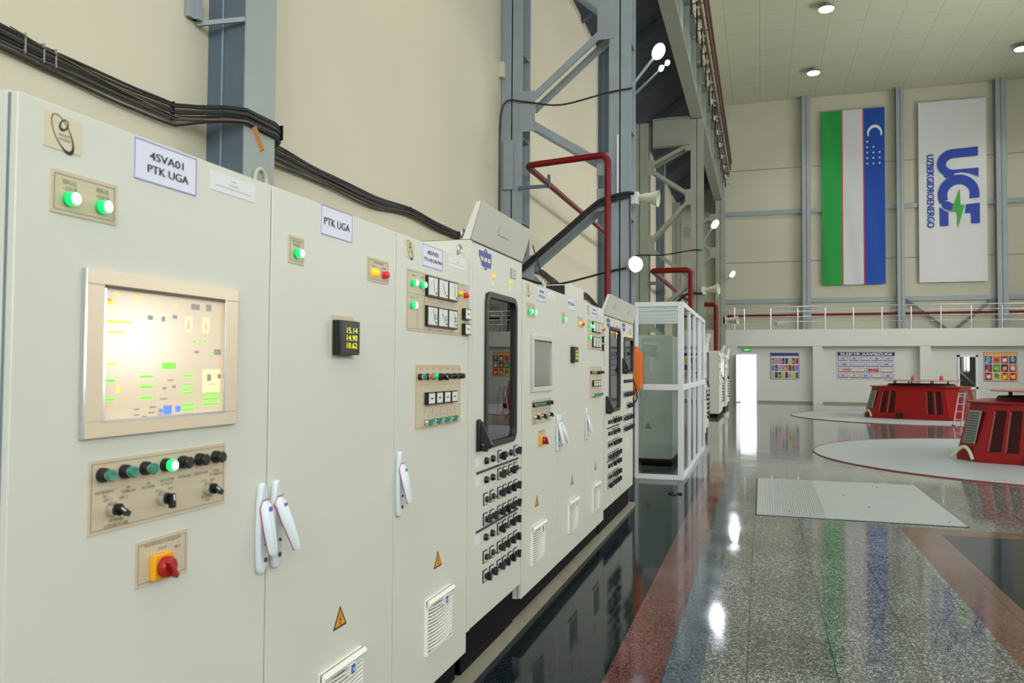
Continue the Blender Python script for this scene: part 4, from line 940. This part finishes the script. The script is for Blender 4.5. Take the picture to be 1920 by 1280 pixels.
# pale board on leg, boxes and brackets on column two
tag(B().box(-2.07, -2.045, 11.74, 11.779, 4.15, 5.15).out('cover_strip', pvc, loc=(-2.06, 11.75, 4.15)), 'narrow pale strip fixed upright on the nearest crane column outer leg', 'strip')
tag(B().box(-3.88, -3.72, 11.73, 11.779, 4.42, 5.2).out('access_panel', steel, bevel=.004, loc=(-3.8, 11.75, 4.42)), 'small steel plate fixed on the inner leg of the nearest crane column', 'plate')
tag(B().box(-3.97, -3.86, 11.65, 11.779, 6.2, 6.45).out('wall_box', horn, bevel=.01, loc=(-3.9, 11.7, 6.2)), 'small beige box on the edge of the inner leg, nearest crane column', 'box')
# portal plate between legs of column three
t = tag(B().box(-3.22, -2.06, 24.8, 24.86, 8.6, 9.4).box(-3.22, -2.06, 24.7, 24.96, 8.56, 8.6).box(-3.22, -2.06, 24.7, 24.96, 9.4, 9.44).out('portal_beam', steelg, loc=(-2.6, 24.8, 8.5)), 'deep plate beam joining the two legs of the second crane column near the roof', 'steel beam')
# wall pilasters
def pil(y, label, x1=-3.6, w_=.375, m=steeld):
    t = thing('wall_column', label, 'column', (-3.8, y, 0))
    B().box(-3.94, x1-.012, y+.01, y+w_-.01, 0, 9.7).out('web', m, t); B().box(x1-.012, x1, y, y+w_, 0, 9.7).out('flange', mat('flange_grey', (150, 158, 152), .5, var=.08, scale=3), t)
    B().tube([(-3.81, y+.006, .02), (-3.81, y+.006, 9.6)], .008, 6).out('weld_seam', mat('weld', (130, 146, 158), .5), t)
    return t
pil(4.85, 'nearest wall column, dark blue side and pale front, behind the first cabinets')
pil(19.6, 'wall column glimpsed through the nearest lattice crane column')
pil(31.2, 'wall column glimpsed through the second lattice crane column')
t = thing('cable_bracket', 'small steel channel bracket high on the side of the nearest wall column', 'bracket', (-3.8, 4.7, 4.2))
B().box(-4.0+.07, -3.87, 4.66, 4.7, 4.13, 4.32).box(-3.93, -3.9, 4.6, 4.7, 4.13, 4.32).out('channel', steel, t); B().bar((-3.93, 4.72, 4.12), (-3.6, 4.83, 4.16), .02, .035).out('arm', steel, t)
tag(B().bar((-3.515, 4.845, 3.36), (-3.44, 4.845, 3.18), .008, .035).out('wood_strip', wood, loc=(-3.5, 4.85, 3.2)), 'small orange-brown wooden strip hanging under the cables on the nearest wall column', 'strip')
b = B(); b.use(0); pts = [(-3.592+.0, 5.04+.07*math.cos(2*PI*k/24), 3.02+.085*math.sin(2*PI*k/24)) for k in range(24)]
ring = B(); ring.tube([(p[0], p[1], p[2]) for p in pts], .016, 8, close=True)
tag(ring.out('cable_grommet', mat('grommet_cream', (196, 198, 178), .6), loc=(-3.59, 5.04, 2.95)), 'pale round cable ring on the nearest wall column front, just above the cabinets', 'ring')

# crane girder with rail, and conductor rails
t = thing('crane_girder', 'long pale crane girder running high along the left side over the crane columns', 'beam', (-1.9, 15, 9.4))
B().box(-2.05, -1.7, -9, 40.5, 9.38, 9.43).out('bottom_flange', steelg, t)
B().box(-1.9, -1.86, -9, 40.5, 9.43, 10.9).out('web', mat('girder_web', (150, 160, 160), .55, var=.25, scale=2), t)
B().box(-2.1, -1.65, -9, 40.5, 10.9, 10.95).out('top_flange', steelg, t)
B().box(-1.92, -1.84, -9, 40.5, 10.95, 11.08).out('rail', conduct, t)
for y in [i*2.2-4 for i in range(20)]:
    B().prism([(-1.86, y, 9.43), (-1.72, y, 9.43), (-1.7, y, 10.9), (-1.86, y, 10.9)], (0, .012, 0)).out('stiffener', steelg, t)
t = thing('conductor_rail', 'rust-brown conductor rails on black brackets along the high crane girder', 'conductor rail', (-1.4, 20, 10))
for i, (x, z) in enumerate(((-1.44, 10.85), (-1.36, 11.15), (-1.32, 11.45))): B().box(x-.03, x+.03, 2, 38.8, z-.07, z+.07).out('bar', conduct, t)
for i in range(17):
    y = 10.5+i*1.75
    b = B(); b.use(0).box(-1.60, -1.56, y-.03, y+.03, 10.2, 11.3); b.use(1)
    for z in (10.35, 10.85, 11.25): b.box(-1.7, -1.36, y-.015, y+.015, z-.02, z+.02)
    b.use(2)
    for z in (10.35, 10.85): b.cyl((-1.52, y, z-.1), (-1.52, y, z+.06), .045, n=8)
    b.out('bracket', [blk, steel, mat('insulator', (190, 178, 140), .4)], t)

# ------------------------------------------------------------------ red pipes
def smoothpath(pts, r=.25, n=6):
    pts = [Vector(p) for p in pts]; out = [pts[0]]
    for k in range(1, len(pts)-1):
        a, b_, c = pts[k-1], pts[k], pts[k+1]; d1_ = (a-b_).normalized()*min(r, (a-b_).length*.45); d2_ = (c-b_).normalized()*min(r, (c-b_).length*.45)
        for j in range(n+1):
            s = j/n; out.append((b_+d1_)*(1-s)**2+b_*2*s*(1-s)+(b_+d2_)*s**2)
    out.append(pts[-1]); return out
t = thing('fire_pipe', 'dark red pipe crossing in front of the nearest lattice crane column and dropping behind cabinets', 'pipe', (-2.2, 11.6, 0))
B().tube(smoothpath([(-3.45, 23.9, 4.78), (-3.45, 11.6, 4.74), (-2.18, 11.6, 4.82), (-2.18, 11.6, .02)], .14), .05, 12).out('pipe_run', pipered, t)
B().box(-3.62, -3.12, 11.68, 11.72, 4.4, 4.45).box(-3.14, -3.1, 11.68, 11.72, 4.4, 4.6).out('bracket', steeld, t)
t = thing('fire_pipe', 'dark red pipe bending down beside the second crane column above the glazed booth', 'pipe', (-2.0, 24.5, 0))
B().tube(smoothpath([(-3.2, 36.3, 4.7), (-3.2, 24.5, 4.62), (-2.03, 24.5, 4.62), (-2.03, 24.5, .02)], .18), .085, 12).out('pipe_run', pipered, t)
B().box(-3.3, -2.9, 24.62, 24.7, 4.2, 4.3).out('bracket', steeld, t)
t = thing('fire_pipe', 'dark red pipe bending down at the third crane column near the far wall', 'pipe', (-1.9, 36.7, 0))
B().tube(smoothpath([(-2.7, 36.7, 4.5), (-1.93, 36.7, 4.5), (-1.93, 36.7, .02)], .2), .1, 12).out('pipe_run', pipered, t)

# ------------------------------------------------------------------ cables
def interp(tb, y):
    for (a, b_) in zip(tb, tb[1:]):
        if a[0] <= y <= b_[0]:
            s = (y-a[0])/(b_[0]-a[0]); s = s*s*(3-2*s); return [a[i]+(b_[i]-a[i])*s for i in range(1, len(a))]
    return list(tb[-1][1:]) if y > tb[-1][0] else list(tb[0][1:])
# y, x, z upper, z lower
TB = [(2.2, -3.91, 3.47, 3.37), (3.15, -3.91, 3.463, 3.36), (3.49, -3.91, 3.44, 3.345), (4.05, -3.91, 3.432, 3.33), (4.45, -3.91, 3.447, 3.33), (4.84, -3.575, 3.50, 3.40), (5.24, -3.575, 3.50, 3.40), (5.6, -3.9, 3.483, 3.36), (6.4, -3.91, 3.447, 3.35), (7.4, -3.91, 3.43, 3.33), (8.36, -3.91, 3.474, 3.40), (9.2, -3.91, 3.45, 3.37), (10.1, -3.91, 3.44, 3.37), (11.2, -3.9, 3.4, 3.3), (11.65, -3.55, 3.4, 3.3), (12.35, -3.55, 3.38, 3.28), (12.8, -3.9, 3.4, 3.3), (14.1, -3.91, 3.45, 3.37), (15, -3.91, 3.38, 3.28), (16, -3.91, 3.29, 3.19), (18.1, -3.91, 3.36, 3.26), (19.5, -3.91, 3.2, 3.1)]
cl = ['topmost cable of the black bundle along the left wall', 'second black cable from the top of the wall bundle', 'third black cable from the top of the wall bundle', 'middle black cable in the wall bundle', 'third black cable from the bottom of the wall bundle', 'second black cable from the bottom of the wall bundle', 'lowest black cable of the wall bundle, sagging apart from the rest']
for i in range(7):
    f = (0, .19, .37, .55, .73, .9, 1.3)[i]; pts = []; y = 2.2; ph = random.random()*6
    while y < 19.5:
        x, zu, zl = interp(TB, y)
        sag = .022 if i == 6 and 4.6 < y < 5.5 else 0
        pts.append((x+.004*math.sin(y*3+ph)+.008*(i % 2), y, zu+(zl-zu)*f+.004*math.sin(y*4.1+ph*2)+sag)); y += .12
    m_ = cablg if i in (2, 5) else cabl
    tag(B().tube(pts, .0098, 8).out('power_cable', m_, loc=pts[0]), cl[i], 'cable')
pts = []
for k in range(40):
    y = 3.2+k*.045; s = k/39; x, zu, zl = interp(TB, y); pts.append((x+.022, y, zu+(zl-zu)*s-.008*math.sin(s*PI)-(.0 if s < .8 else .01)))
tag(B().tube(pts, .004, 6).out('thin_cable', mat('wire_ochre', (126, 104, 62), .6), loc=pts[0]), 'thin brown wire slanting across the black cable bundle near the camera', 'wire')
for i, y in enumerate((3.3, 3.42, 3.5, 4.46, 5.3, 8.36, 9.9)):
    x, zu, zl = interp(TB, y); b = B(); b.box(x-.012, x+.022, y-.0025, y+.0025, zl-.002, zu+.013)
    tag(b.out('cable_tie', mat('tie_grey', (150, 150, 145), .5) if i < 3 else blk, loc=(x, y, zl)), ['leftmost grey tie', 'second grey tie', 'third grey tie', 'black tie just left of the nearest wall column', 'black tie right of the nearest wall column', 'black tie at the hump of the bundle', 'black tie at the right end of the visible bundle'][i]+' clamping the black wall cables', 'cable tie')
def wire(pts, r, label, name='cable', m_=cabl, n=6):
    P = []
    pts = [Vector(p) for p in pts]
    for k in range(len(pts)-1):
        p0 = pts[max(k-1, 0)]; p1 = pts[k]; p2 = pts[k+1]; p3 = pts[min(k+2, len(pts)-1)]
        for j in range(n):
            s = j/n; P.append(.5*((2*p1)+(p2-p0)*s+(2*p0-5*p1+4*p2-p3)*s*s+(3*p1-p0-3*p2+p3)*s**3))
    P.append(pts[-1]); return tag(B().tube(P, r, 8).out(name, m_, loc=pts[0]), label, 'cable')
wire([(-3.93, 11.7, 2.5), (-3.93, 11.7, 4.21), (-3.93, 11.7, 5.32), (-3.84, 11.7, 5.8), (-3.51, 11.74, 5.79), (-2.95, 11.74, 5.69), (-2.2, 11.74, 5.81), (-1.84, 11.74, 5.84)], .014, 'thin dark cable strung high between the two legs of the nearest crane column')
wire([(-3.6, 11.72, 3.14), (-3.4, 11.7, 3.3), (-2.84, 11.7, 3.75), (-2.43, 11.7, 4.08), (-2.27, 11.7, 4.17), (-1.95, 11.7, 4.24), (-1.8, 11.7, 4.23)], .028, 'thick black cable climbing the diagonal of the nearest crane column to the horn')
wire([(-3.6, 11.72, 3.08), (-3.4, 11.68, 3.24), (-2.84, 11.68, 3.69), (-2.43, 11.68, 4.02), (-2.2, 11.7, 4.13), (-1.86, 11.7, 4.2)], .022, 'second black cable lying just under the thick one on the column diagonal')
wire([(-3.6, 11.66, 3.03), (-3.18, 11.65, 2.9), (-2.84, 11.65, 2.91), (-2.22, 11.7, 3.06), (-1.93, 11.74, 3.12)], .016, 'slack black cable hanging between the legs, low behind the second cabinet group')
wire([(-3.35, 11.62, 3.5), (-3.25, 11.62, 3.17), (-3.13, 11.62, 2.84), (-3.05, 11.62, 2.4)], .009, 'thin wire dropping down from the diagonal cables behind the second cabinet group')
wire([(-1.87, 11.74, 4.2), (-1.86, 11.74, 3.1), (-1.86, 11.74, 1.9)], .012, 'cable running straight down the outer leg of the nearest crane column')
wire([(-3.9, 24.75, 2.6), (-3.9, 24.75, 4.9), (-3.75, 24.75, 5.15), (-2.9, 24.75, 5.14), (-2.06, 24.75, 5.25), (-1.72, 24.75, 5.25)], .02, 'thin cable strung between the legs of the second crane column')
wire([(-2.9, 24.7, 3.1), (-2.25, 24.7, 3.85), (-1.7, 24.7, 3.9)], .04, 'dark cable reaching the small horn on the second crane column')

# ------------------------------------------------------------------ horns, lamps
def hornspk(p, d, s, label):
    p = Vector(p); d = Vector(d).normalized()
    t = thing('horn_loudspeaker', label, 'loudspeaker', p)
    b = B(); b.lathe(p, p+d*.3*s, [(0, .05*s), (.25, .065*s), (.3, .075*s), (.75, .085*s), (1, .13*s), (.97, .12*s), (.4, .05*s)], 20); b.out('horn', horn, t)
    B().box(p.x-.11*s, p.x+.0*s, p.y-.05, p.y+.05, p.z-.09*s, p.z+.09*s).out('bracket', whitem, t)
hornspk((-1.76, 11.9, 4.2), (1, -.1, -.1), 1.0, 'cream horn loudspeaker on the nearest crane column')
hornspk((-1.6, 24.8, 4.0), (1, -.3, .1), 1.3, 'small cream horn loudspeaker on the second crane column')
hornspk((-1.46, 37.25, 3.8), (1, -.3, 0), 1.6, 'cream horn loudspeaker on the third crane column beside the gallery railing')
def flood(p, base, s, power, label, d=(1, -.6, -.8)):
    p = Vector(p); base = Vector(base); dd = Vector(d).normalized()
    t = thing('floodlight', label, 'floodlight', base)
    B().tube([base, base+(p-base)*.5, p-(p-base).normalized()*.06*s], .022*s, 8).out('arm', steel, t)
    B().lathe(p-dd*.09*s, p, [(0, .05*s), (.5, .1*s), (1, .13*s)], 16).out('housing', alu, t)
    B().lathe(p, p+dd*.03*s, [(0, .115*s), (.8, .11*s), (1, .06*s)], 16).out('lens', lampw, t)
    l = bpy.data.lights.new('flood_and_fill_light', 'SPOT'); l.energy = power*1.6; l.color = (.86, .91, 1); l.shadow_soft_size = .1*s; l.spot_size = R(165); l.spot_blend = .4
    lo = bpy.data.objects.new('flood_and_fill_light', l); COL.objects.link(lo); lo.location = p+dd*.06*s; lo.rotation_euler = dd.to_track_quat('-Z', 'Y').to_euler()
flood((-1.45, 11.78, 6.37), (-1.85, 11.8, 5.9), 1.0, 160, 'largest bright floodlight, on an arm high on the nearest crane column')
flood((-1.40, 11.7, 6.08), (-1.83, 11.75, 5.74), .4, 15, 'small lit spotlight just below the large floodlight, lower of the pair')
flood((-1.31, 11.72, 6.16), (-1.80, 11.85, 5.78), .36, 15, 'small lit spotlight just below the large floodlight, upper of the pair')
flood((-1.33, 24.75, 6.03), (-1.7, 24.9, 5.55), 1.2, 120, 'bright floodlight on the second crane column', )
flood((-1.22, 36.9, 5.88), (-1.56, 37.2, 5.6), 1.3, 100, 'bright floodlight on the third crane column near the far wall')
t = thing('bulkhead_lamp', 'round glowing white lamp on the side of the nearest crane column above the visor', 'lamp', (-1.8, 11.75, 3.15))
B().lathe((-1.84, 11.76, 3.165), (-1.78, 11.7, 3.165), [(0, .1), (1, .12)], 20).out('housing', whitem, t)
B().lathe((-1.78, 11.7, 3.165), (-1.72, 11.64, 3.165), [(0, .12), (.5, .105), (.85, .06), (1, .01)], 20).out('diffuser', mat('bulkhead_glow', (245, 248, 255), .3, emit=9, ecol=(235, 240, 255)), t)
for i, (x, y, lab) in enumerate(((2.32, 30.4, 'round ceiling lamp nearest the top edge of the view'), (2.27, 36.9, 'round ceiling lamp closest to the far wall above the flag'), (10.2, 36.5, 'round unlit-looking ceiling lamp far right above the banner'))):
    t = thing('ceiling_lamp', lab, 'lamp', (x, y, 14.95))
    B().cyl((x, y, 14.95), (x, y, 14.82), .08).lathe((x, y, 14.84), (x, y, 14.72), [(0, .12), (.3, .26), (1, .3)], 20).out('housing', alu, t)
    B().lathe((x, y, 14.72), (x, y, 14.69), [(0, .27), (1, .25)], 20).out('diffuser', lampc, t)

# ------------------------------------------------------------------ glazed booth and what stands in it
t = thing('glazed_booth', 'white-framed glass booth enclosing two cabinets, beyond the last near cabinet', 'booth', (-1.4, 14, 0))
bx0, bx1, by0, by1, bz = -1.775, -1.07, 11.62, 16.25, 2.59
def mem(a, b_, c, d, e, f, nm): B().box(a, b_, c, d, e, f).out(nm, pvc, t, bevel=.004)
mem(bx1-.08, bx1, by0, by0+.08, 0, bz, 'post'); mem(bx0, bx0+.05, by0, by0+.06, 0, bz, 'post'); mem(bx1-.07, bx1, by1-.07, by1, 0, bz, 'post')
mem(-2.6, -2.53, 12.35, 12.42, 0, bz, 'post'); mem(-2.6, -2.53, by1-.07, by1, 0, bz, 'post')
for z0, z1 in ((.0, .07), (1.3, 1.385), (bz-.07, bz)):
    mem(bx0+.05, bx1-.08, by0, by0+.06, z0, z1, 'rail'); mem(bx1-.06, bx1, by0+.08, by1-.07, z0, z1, 'rail'); mem(-2.53, bx1-.07, by1-.06, by1, z0, z1, 'rail')
    mem(-2.6, -2.54, 12.42, by1-.07, z0, z1, 'rail')
ys = [by0+.08, 12.85, 13.85, 14.85, 15.3, by1-.07]
for y in ys[1:-1]: mem(bx1-.05, bx1, y-.025, y+.025, 0, bz, 'mullion')
for a, b_ in zip(ys, ys[1:]):
    for z0, z1 in ((.07, 1.3), (1.385, bz-.07)): B().box(bx1-.03, bx1-.024, a+.0, b_, z0, z1).out('pane', bglass, t)
for z0, z1 in ((.07, 1.3), (1.385, bz-.07)): B().box(bx0+.05, bx1-.08, by0+.027, by0+.033, z0, z1).out('pane', bglass, t)
for y in (12.6, 13.5, 14.4, 15.3): mem(-2.54, bx1-.06, y-.03, y+.03, bz-.07, bz-.01, 'roof_bar')
B().tube([(bx1+.005, 15.9, 1.0), (bx1+.05, 15.9, 1.0), (bx1+.05, 15.9, 1.2), (bx1+.005, 15.9, 1.2)], .01, 8).out('door_pull', stain, t)
bc = mat('booth_cabinet_paint', (200, 208, 198), .45, var=.02)
def boothcab(y0, y1, label):
    t = thing('electrical_cabinet', label, 'electrical cabinet', (-1.7, y0, 0))
    B().box(-2.1, -1.42, y0, y1, .12, 2.17).out('housing', bc, t, bevel=.004); B().box(-1.42, -1.395, y0+.01, y1-.01, .13, 2.16).out('door', bc, t, bevel=.004)
    B().box(-2.08, -1.41, y0+.02, y1-.02, 0, .12).out('plinth', plinthm, t)
    B().box(-1.395, -1.37, y1-.12, y1-.09, 1.0, 1.25).out('door_handle', blk, t)
    return t
t = boothcab(13.2, 14.5, 'grey-green cabinet standing inside the glass booth, warning triangle on its side')
B().prism([(-1.86, 13.2, .61), (-1.73, 13.2, .61), (-1.795, 13.2, .72)], (0, -.003, 0)).out('warning_sticker', mat('triangle_dull', (170, 150, 40), .5), t)
b = B(); b.box(-1.88, -1.62, 13.19, 13.2, 1.83, 2.02)
for i in range(8): b.box(-1.87, -1.63, 13.18, 13.19, 1.84+i*.022, 1.85+i*.022)
b.out('ventilation_grille', bc, t); B().box(-1.75, -1.72, 13.17, 13.2, 1.55, 1.8).out('reflection_strip', whitem, t)  # white strip stands for a reflection on the cabinet side
boothcab(14.53, 15.85, 'second grey-green cabinet, farther back inside the glass booth')

# orange box with cord
t = thing('orange_control_box', 'orange metal box with looped cord on the crane column beside the glass booth', 'control box', (-1.72, 11.3, 1.25))
B().box(-1.79, -1.655, 11.2, 11.55, 1.31, 1.86).out('casing', orange, t, bevel=.008)
B().box(-1.655, -1.635, 11.21, 11.54, 1.32, 1.85).out('door', orange, t, bevel=.004)
B().cyl((-1.72, 11.35, 1.86), (-1.72, 11.35, 1.93), .05, .035).out('beacon', mat('beacon_orange', (220, 80, 30), .35), t)
B().cyl((-1.74, 11.3, 1.31), (-1.74, 11.3, 1.2), .04).out('cable_gland', orange, t)
B().tube([(-1.76, 11.18, 1.75), (-1.74, 11.17, 1.5), (-1.69, 11.17, 1.35), (-1.67, 11.18, 1.2), (-1.7, 11.2, 1.14), (-1.74, 11.25, 1.16), (-1.75, 11.3, 1.22)], .01, 8).out('cord', blk, t)
B().box(-1.9, -1.785, 11.5, 11.78, 1.25, 1.95).out('mounting_rail', steel, t)
# black puck on the floor
t = thing('floor_socket', 'small black object with low dome lying on the dark floor in front of the booth', 'floor object', (-1.09, 10.4, 0))
B().lathe((-1.09, 10.4, 0), (-1.09, 10.4, .035), [(0, .07), (.4, .065), (1, .02)], 16).box(-1.02, -.97, 10.36, 10.4, 0, .02).out('cap', blk, t)

# ------------------------------------------------------------------ floor plates, hatch, generator covers, ladder
def disc(cx, cy, label):
    t = thing('floor_disc', label, 'floor cover', (cx, cy, 0))
    B().lathe((cx, cy, .001), (cx, cy, .009), [(0, 4.2), (1, 4.2)], 128).out('plate', discm, t)
    pts = [(cx+4.215*math.cos(2*PI*k/128), cy+4.215*math.sin(2*PI*k/128), .006) for k in range(128)]
    B().tube(pts, .013, 6, close=True).out('painted_rim', mat('rim_red', (140, 50, 44), .5), t)
disc(5.2, 16.6, 'large round grey floor plate with a red edge under the nearer red cover')
disc(5.2, 29.4, 'large round grey floor plate under the farther red cover')
t = thing('floor_hatch', 'pale grey checker-plate hatch cover set in the terrazzo floor', 'floor hatch', (1, 10.7, 0))
B().box(-.05, 2.03, 9.22, 12.22, .001, .012).out('plate', hatchm, t)
b = B()
for k in range(28): b.box(-.03+k*.026, -.02+k*.026, 9.26, 12.18, .012, .018)
b.out('ribs', hatchm, t)
b = B(); b.box(-.065, -.052, 9.2, 12.24, .0005, .004).box(-.065, 2.045, 9.2, 9.215, .0005, .004).box(2.032, 2.045, 9.2, 12.24, .0005, .004); b.out('rim', mat('hatch_rim', (60, 56, 46), .7), t)
b = B()
for x, y in ((.3, 9.5), (1.2, 10.1), (1.9, 9.4), (.6, 11.6), (1.5, 11.8), (1.0, 10.9)): b.cyl((x, y, .012), (x, y, .015), .015, n=8)
b.out('bolt', mat('bolt_dark', (70, 70, 66), .5, metal=.5), t)
def generator(cx, cy, label):
    t = thing('generator_cover', label, 'generator cover', (cx, cy, 0))
    rot = R(22); s = 1.05; c_, s__ = math.cos(-rot), math.sin(-rot)
    def oc(h, ch, z):  # chamfered square
        P = [(-h+ch, -h), (h-ch, -h), (h, -h+ch), (h, h-ch), (h-ch, h), (-h+ch, h), (-h, h-ch), (-h, -h+ch)]
        return [Vector((cx+x*c_-y*s__, cy+x*s__+y*c_, z)) for x, y in P]
    B().rings([oc(1.5, .38, .01), oc(1.5, .38, .12), oc(1.3, .35, 1.02), oc(1.3, .35, 1.05)]).out('shell', genred, t)
    B().rings([oc(1.36, .37, 1.03), oc(1.36, .37, 1.06)]).out('top_rim', genred, t)
    # louvre pairs on each long side, straps on chamfers
    for k in range(4):
        a = k*PI/2-rot
        ax, ay = Vector((math.cos(a), math.sin(a), 0)), Vector((-math.sin(a), math.cos(a), 0))   # along face, inward
        for side in (-1, 1):
            for j in (.0, .26):
                u0 = side*.72 - .1 + (j-.13)
                def pt(u, v, e): # v 0..1 up the face
                    z = .2+v*.72; h = 1.5-(z-.12)/.9*.2
                    return Vector((cx, cy, z))+ax*u*(1-.1*v)-ay*(h+e)
                L_ = B(); L_.rings([[pt(u0, 0, -.01), pt(u0+.19, 0, -.01), pt(u0+.19, 0, .004), pt(u0, 0, .004)], [pt(u0, 1, -.01), pt(u0+.19, 1, -.01), pt(u0+.19, 1, .004), pt(u0, 1, .004)]])
                lv = L_.out('louvre', gendark, t)
                q = B()
                for m_ in range(22):
                    v = .03+m_*.043; q.rings([[pt(u0-.012, v, .004), pt(u0+.012, v, .004), pt(u0+.012, v, .022), pt(u0-.012, v, .022)], [pt(u0-.012, v+.02, .004), pt(u0+.012, v+.02, .004), pt(u0+.012, v+.02, .022), pt(u0-.012, v+.02, .022)]])
                q.out('louvre_edge', mat('louvre_bright', (196, 120, 110), .35), lv)
    a = -rot+R(225); dirv = Vector((math.cos(a), math.sin(a), 0)); tang = Vector((-dirv.y, dirv.x, 0)); c0 = Vector((cx, cy, 0))
    def pc(u, z, e): return c0+dirv*(1.86-(z-.12)*.25+e)+tang*u+Vector((0, 0, z))
    B().rings([[pc(-.16, z, .0), pc(.16, z, 0), pc(.16, z, .02), pc(-.16, z, .02)] for z in (.32, .9)]).out('side_grille', mat('louvre_grey', (140, 144, 138), .45), t)
    b = B()
    for m_ in range(12):
        z = .35+m_*.045; b.rings([[pc(-.14, z_, .015), pc(.14, z_, .015), pc(.14, z_, .03), pc(-.14, z_, .03)] for z_ in (z, z+.02)])
    b.out('slat', mat('slat_dark', (84, 90, 84), .5), t)
    pts = [pc(-.24+.036*k, .05+.2*math.sin(PI*k/12), .1-.008*k) for k in range(13)]
    B().tube(pts, .032, 10).out('hose', horn, t)
    for k in range(8):
        a = R(45*k)+.2; x, y = cx+1.45*math.cos(a), cy+1.45*math.sin(a)
        B().lathe((x-.1*math.cos(a), y-.1*math.sin(a), .12), (x+.22*math.cos(a), y+.22*math.sin(a), .12), [(0, .09), (1, .09)], 14).out('foot_roller', blk, t)
    B().lathe((cx, cy, 1.05), (cx, cy, 1.14), [(0, 1.05), (1, 1.0)], 36).out('collar', gendark, t)
    for k in range(8):
        a = R(45*k+10); x, y = cx+.86*math.cos(a), cy+.86*math.sin(a); B().cyl((x, y, 1.05), (x, y, 1.24), .02, n=8).out('standoff', blk, t)
    B().lathe((cx, cy, 1.235), (cx, cy, 1.26), [(0, 1.12), (.5, 1.14), (1, 1.1)], 48).out('top_plate', mat('top_plate_pink', (176, 120, 108), .4), t)
    for dx_ in (-.35, .5):
        B().lathe((cx+dx_, cy-.6, 1.26), (cx+dx_, cy-.6, 1.42), [(0, .07), (.5, .05), (.8, .05), (1, .02)], 10).out('valve', mat('valve_red', (190, 60, 50), .4), t)
generator(5.2, 16.6, 'red faceted generator cover nearer the camera, cut by the right frame edge')
generator(5.15, 29.5, 'red faceted generator cover farther away, in front of the far wall')
t = thing('step_ladder', 'small aluminium step ladder standing between the two red generator covers', 'ladder', (5.6, 25.5, 0))
for x0, x1 in ((5.23, 5.44), (5.43, 5.6)): B().bar((x0, 25.3, 0), (x1, 25.55, .95), .06, .025, (0, 1, 0)).out('front_rail', alu, t)
for x0, x1 in ((5.66, 5.5), (5.86, 5.66)): B().bar((x0, 25.9, 0), (x1, 25.6, .93), .03, .02, (0, 1, 0)).out('rear_rail', alu, t)
for k in range(4):
    z = .2+k*.22; s = z/.95; B().box(5.23+.21*s, 5.43+.17*s, 25.27+.25*s, 25.36+.25*s, z-.012, z+.012).out('step', alu, t)
B().box(5.42, 5.64, 25.5, 25.66, .93, .955).out('top_step', alu, t); B().box(5.2, 5.27, 25.27, 25.33, 0, .05).out('foot', bluebadge, t); B().box(5.64, 5.7, 25.87, 25.93, 0, .04).out('foot', blk, t)

# ------------------------------------------------------------------ groups of repeats
GN = {'control_cabinet': 'control cabinets along the left side', 'electrical_cabinet': 'cabinets inside the glass booth', 'crane_column': 'lattice crane columns',
      'wall_column': 'columns on the left wall', 'steel_column': 'steel columns of the far wall', 'wall_girt': 'horizontal rails of the far wall', 'wall_brace': 'diagonal braces of the far wall',
      'poster': 'posters on the far wall', 'fire_pipe': 'red pipes', 'power_cable': 'black cables in the wall bundle', 'cable_tie': 'ties on the wall cables', 'cable': 'loose cables on the crane columns',
      'horn_loudspeaker': 'horn loudspeakers on the crane columns', 'floodlight': 'floodlights on the crane columns', 'ceiling_lamp': 'round ceiling lamps', 'generator_cover': 'red generator covers', 'floor_disc': 'round floor plates'}
for o in bpy.data.objects:
    if o.parent is None and o.get('label') and o.name.split('.')[0] in GN: o['group'] = GN[o.name.split('.')[0]]
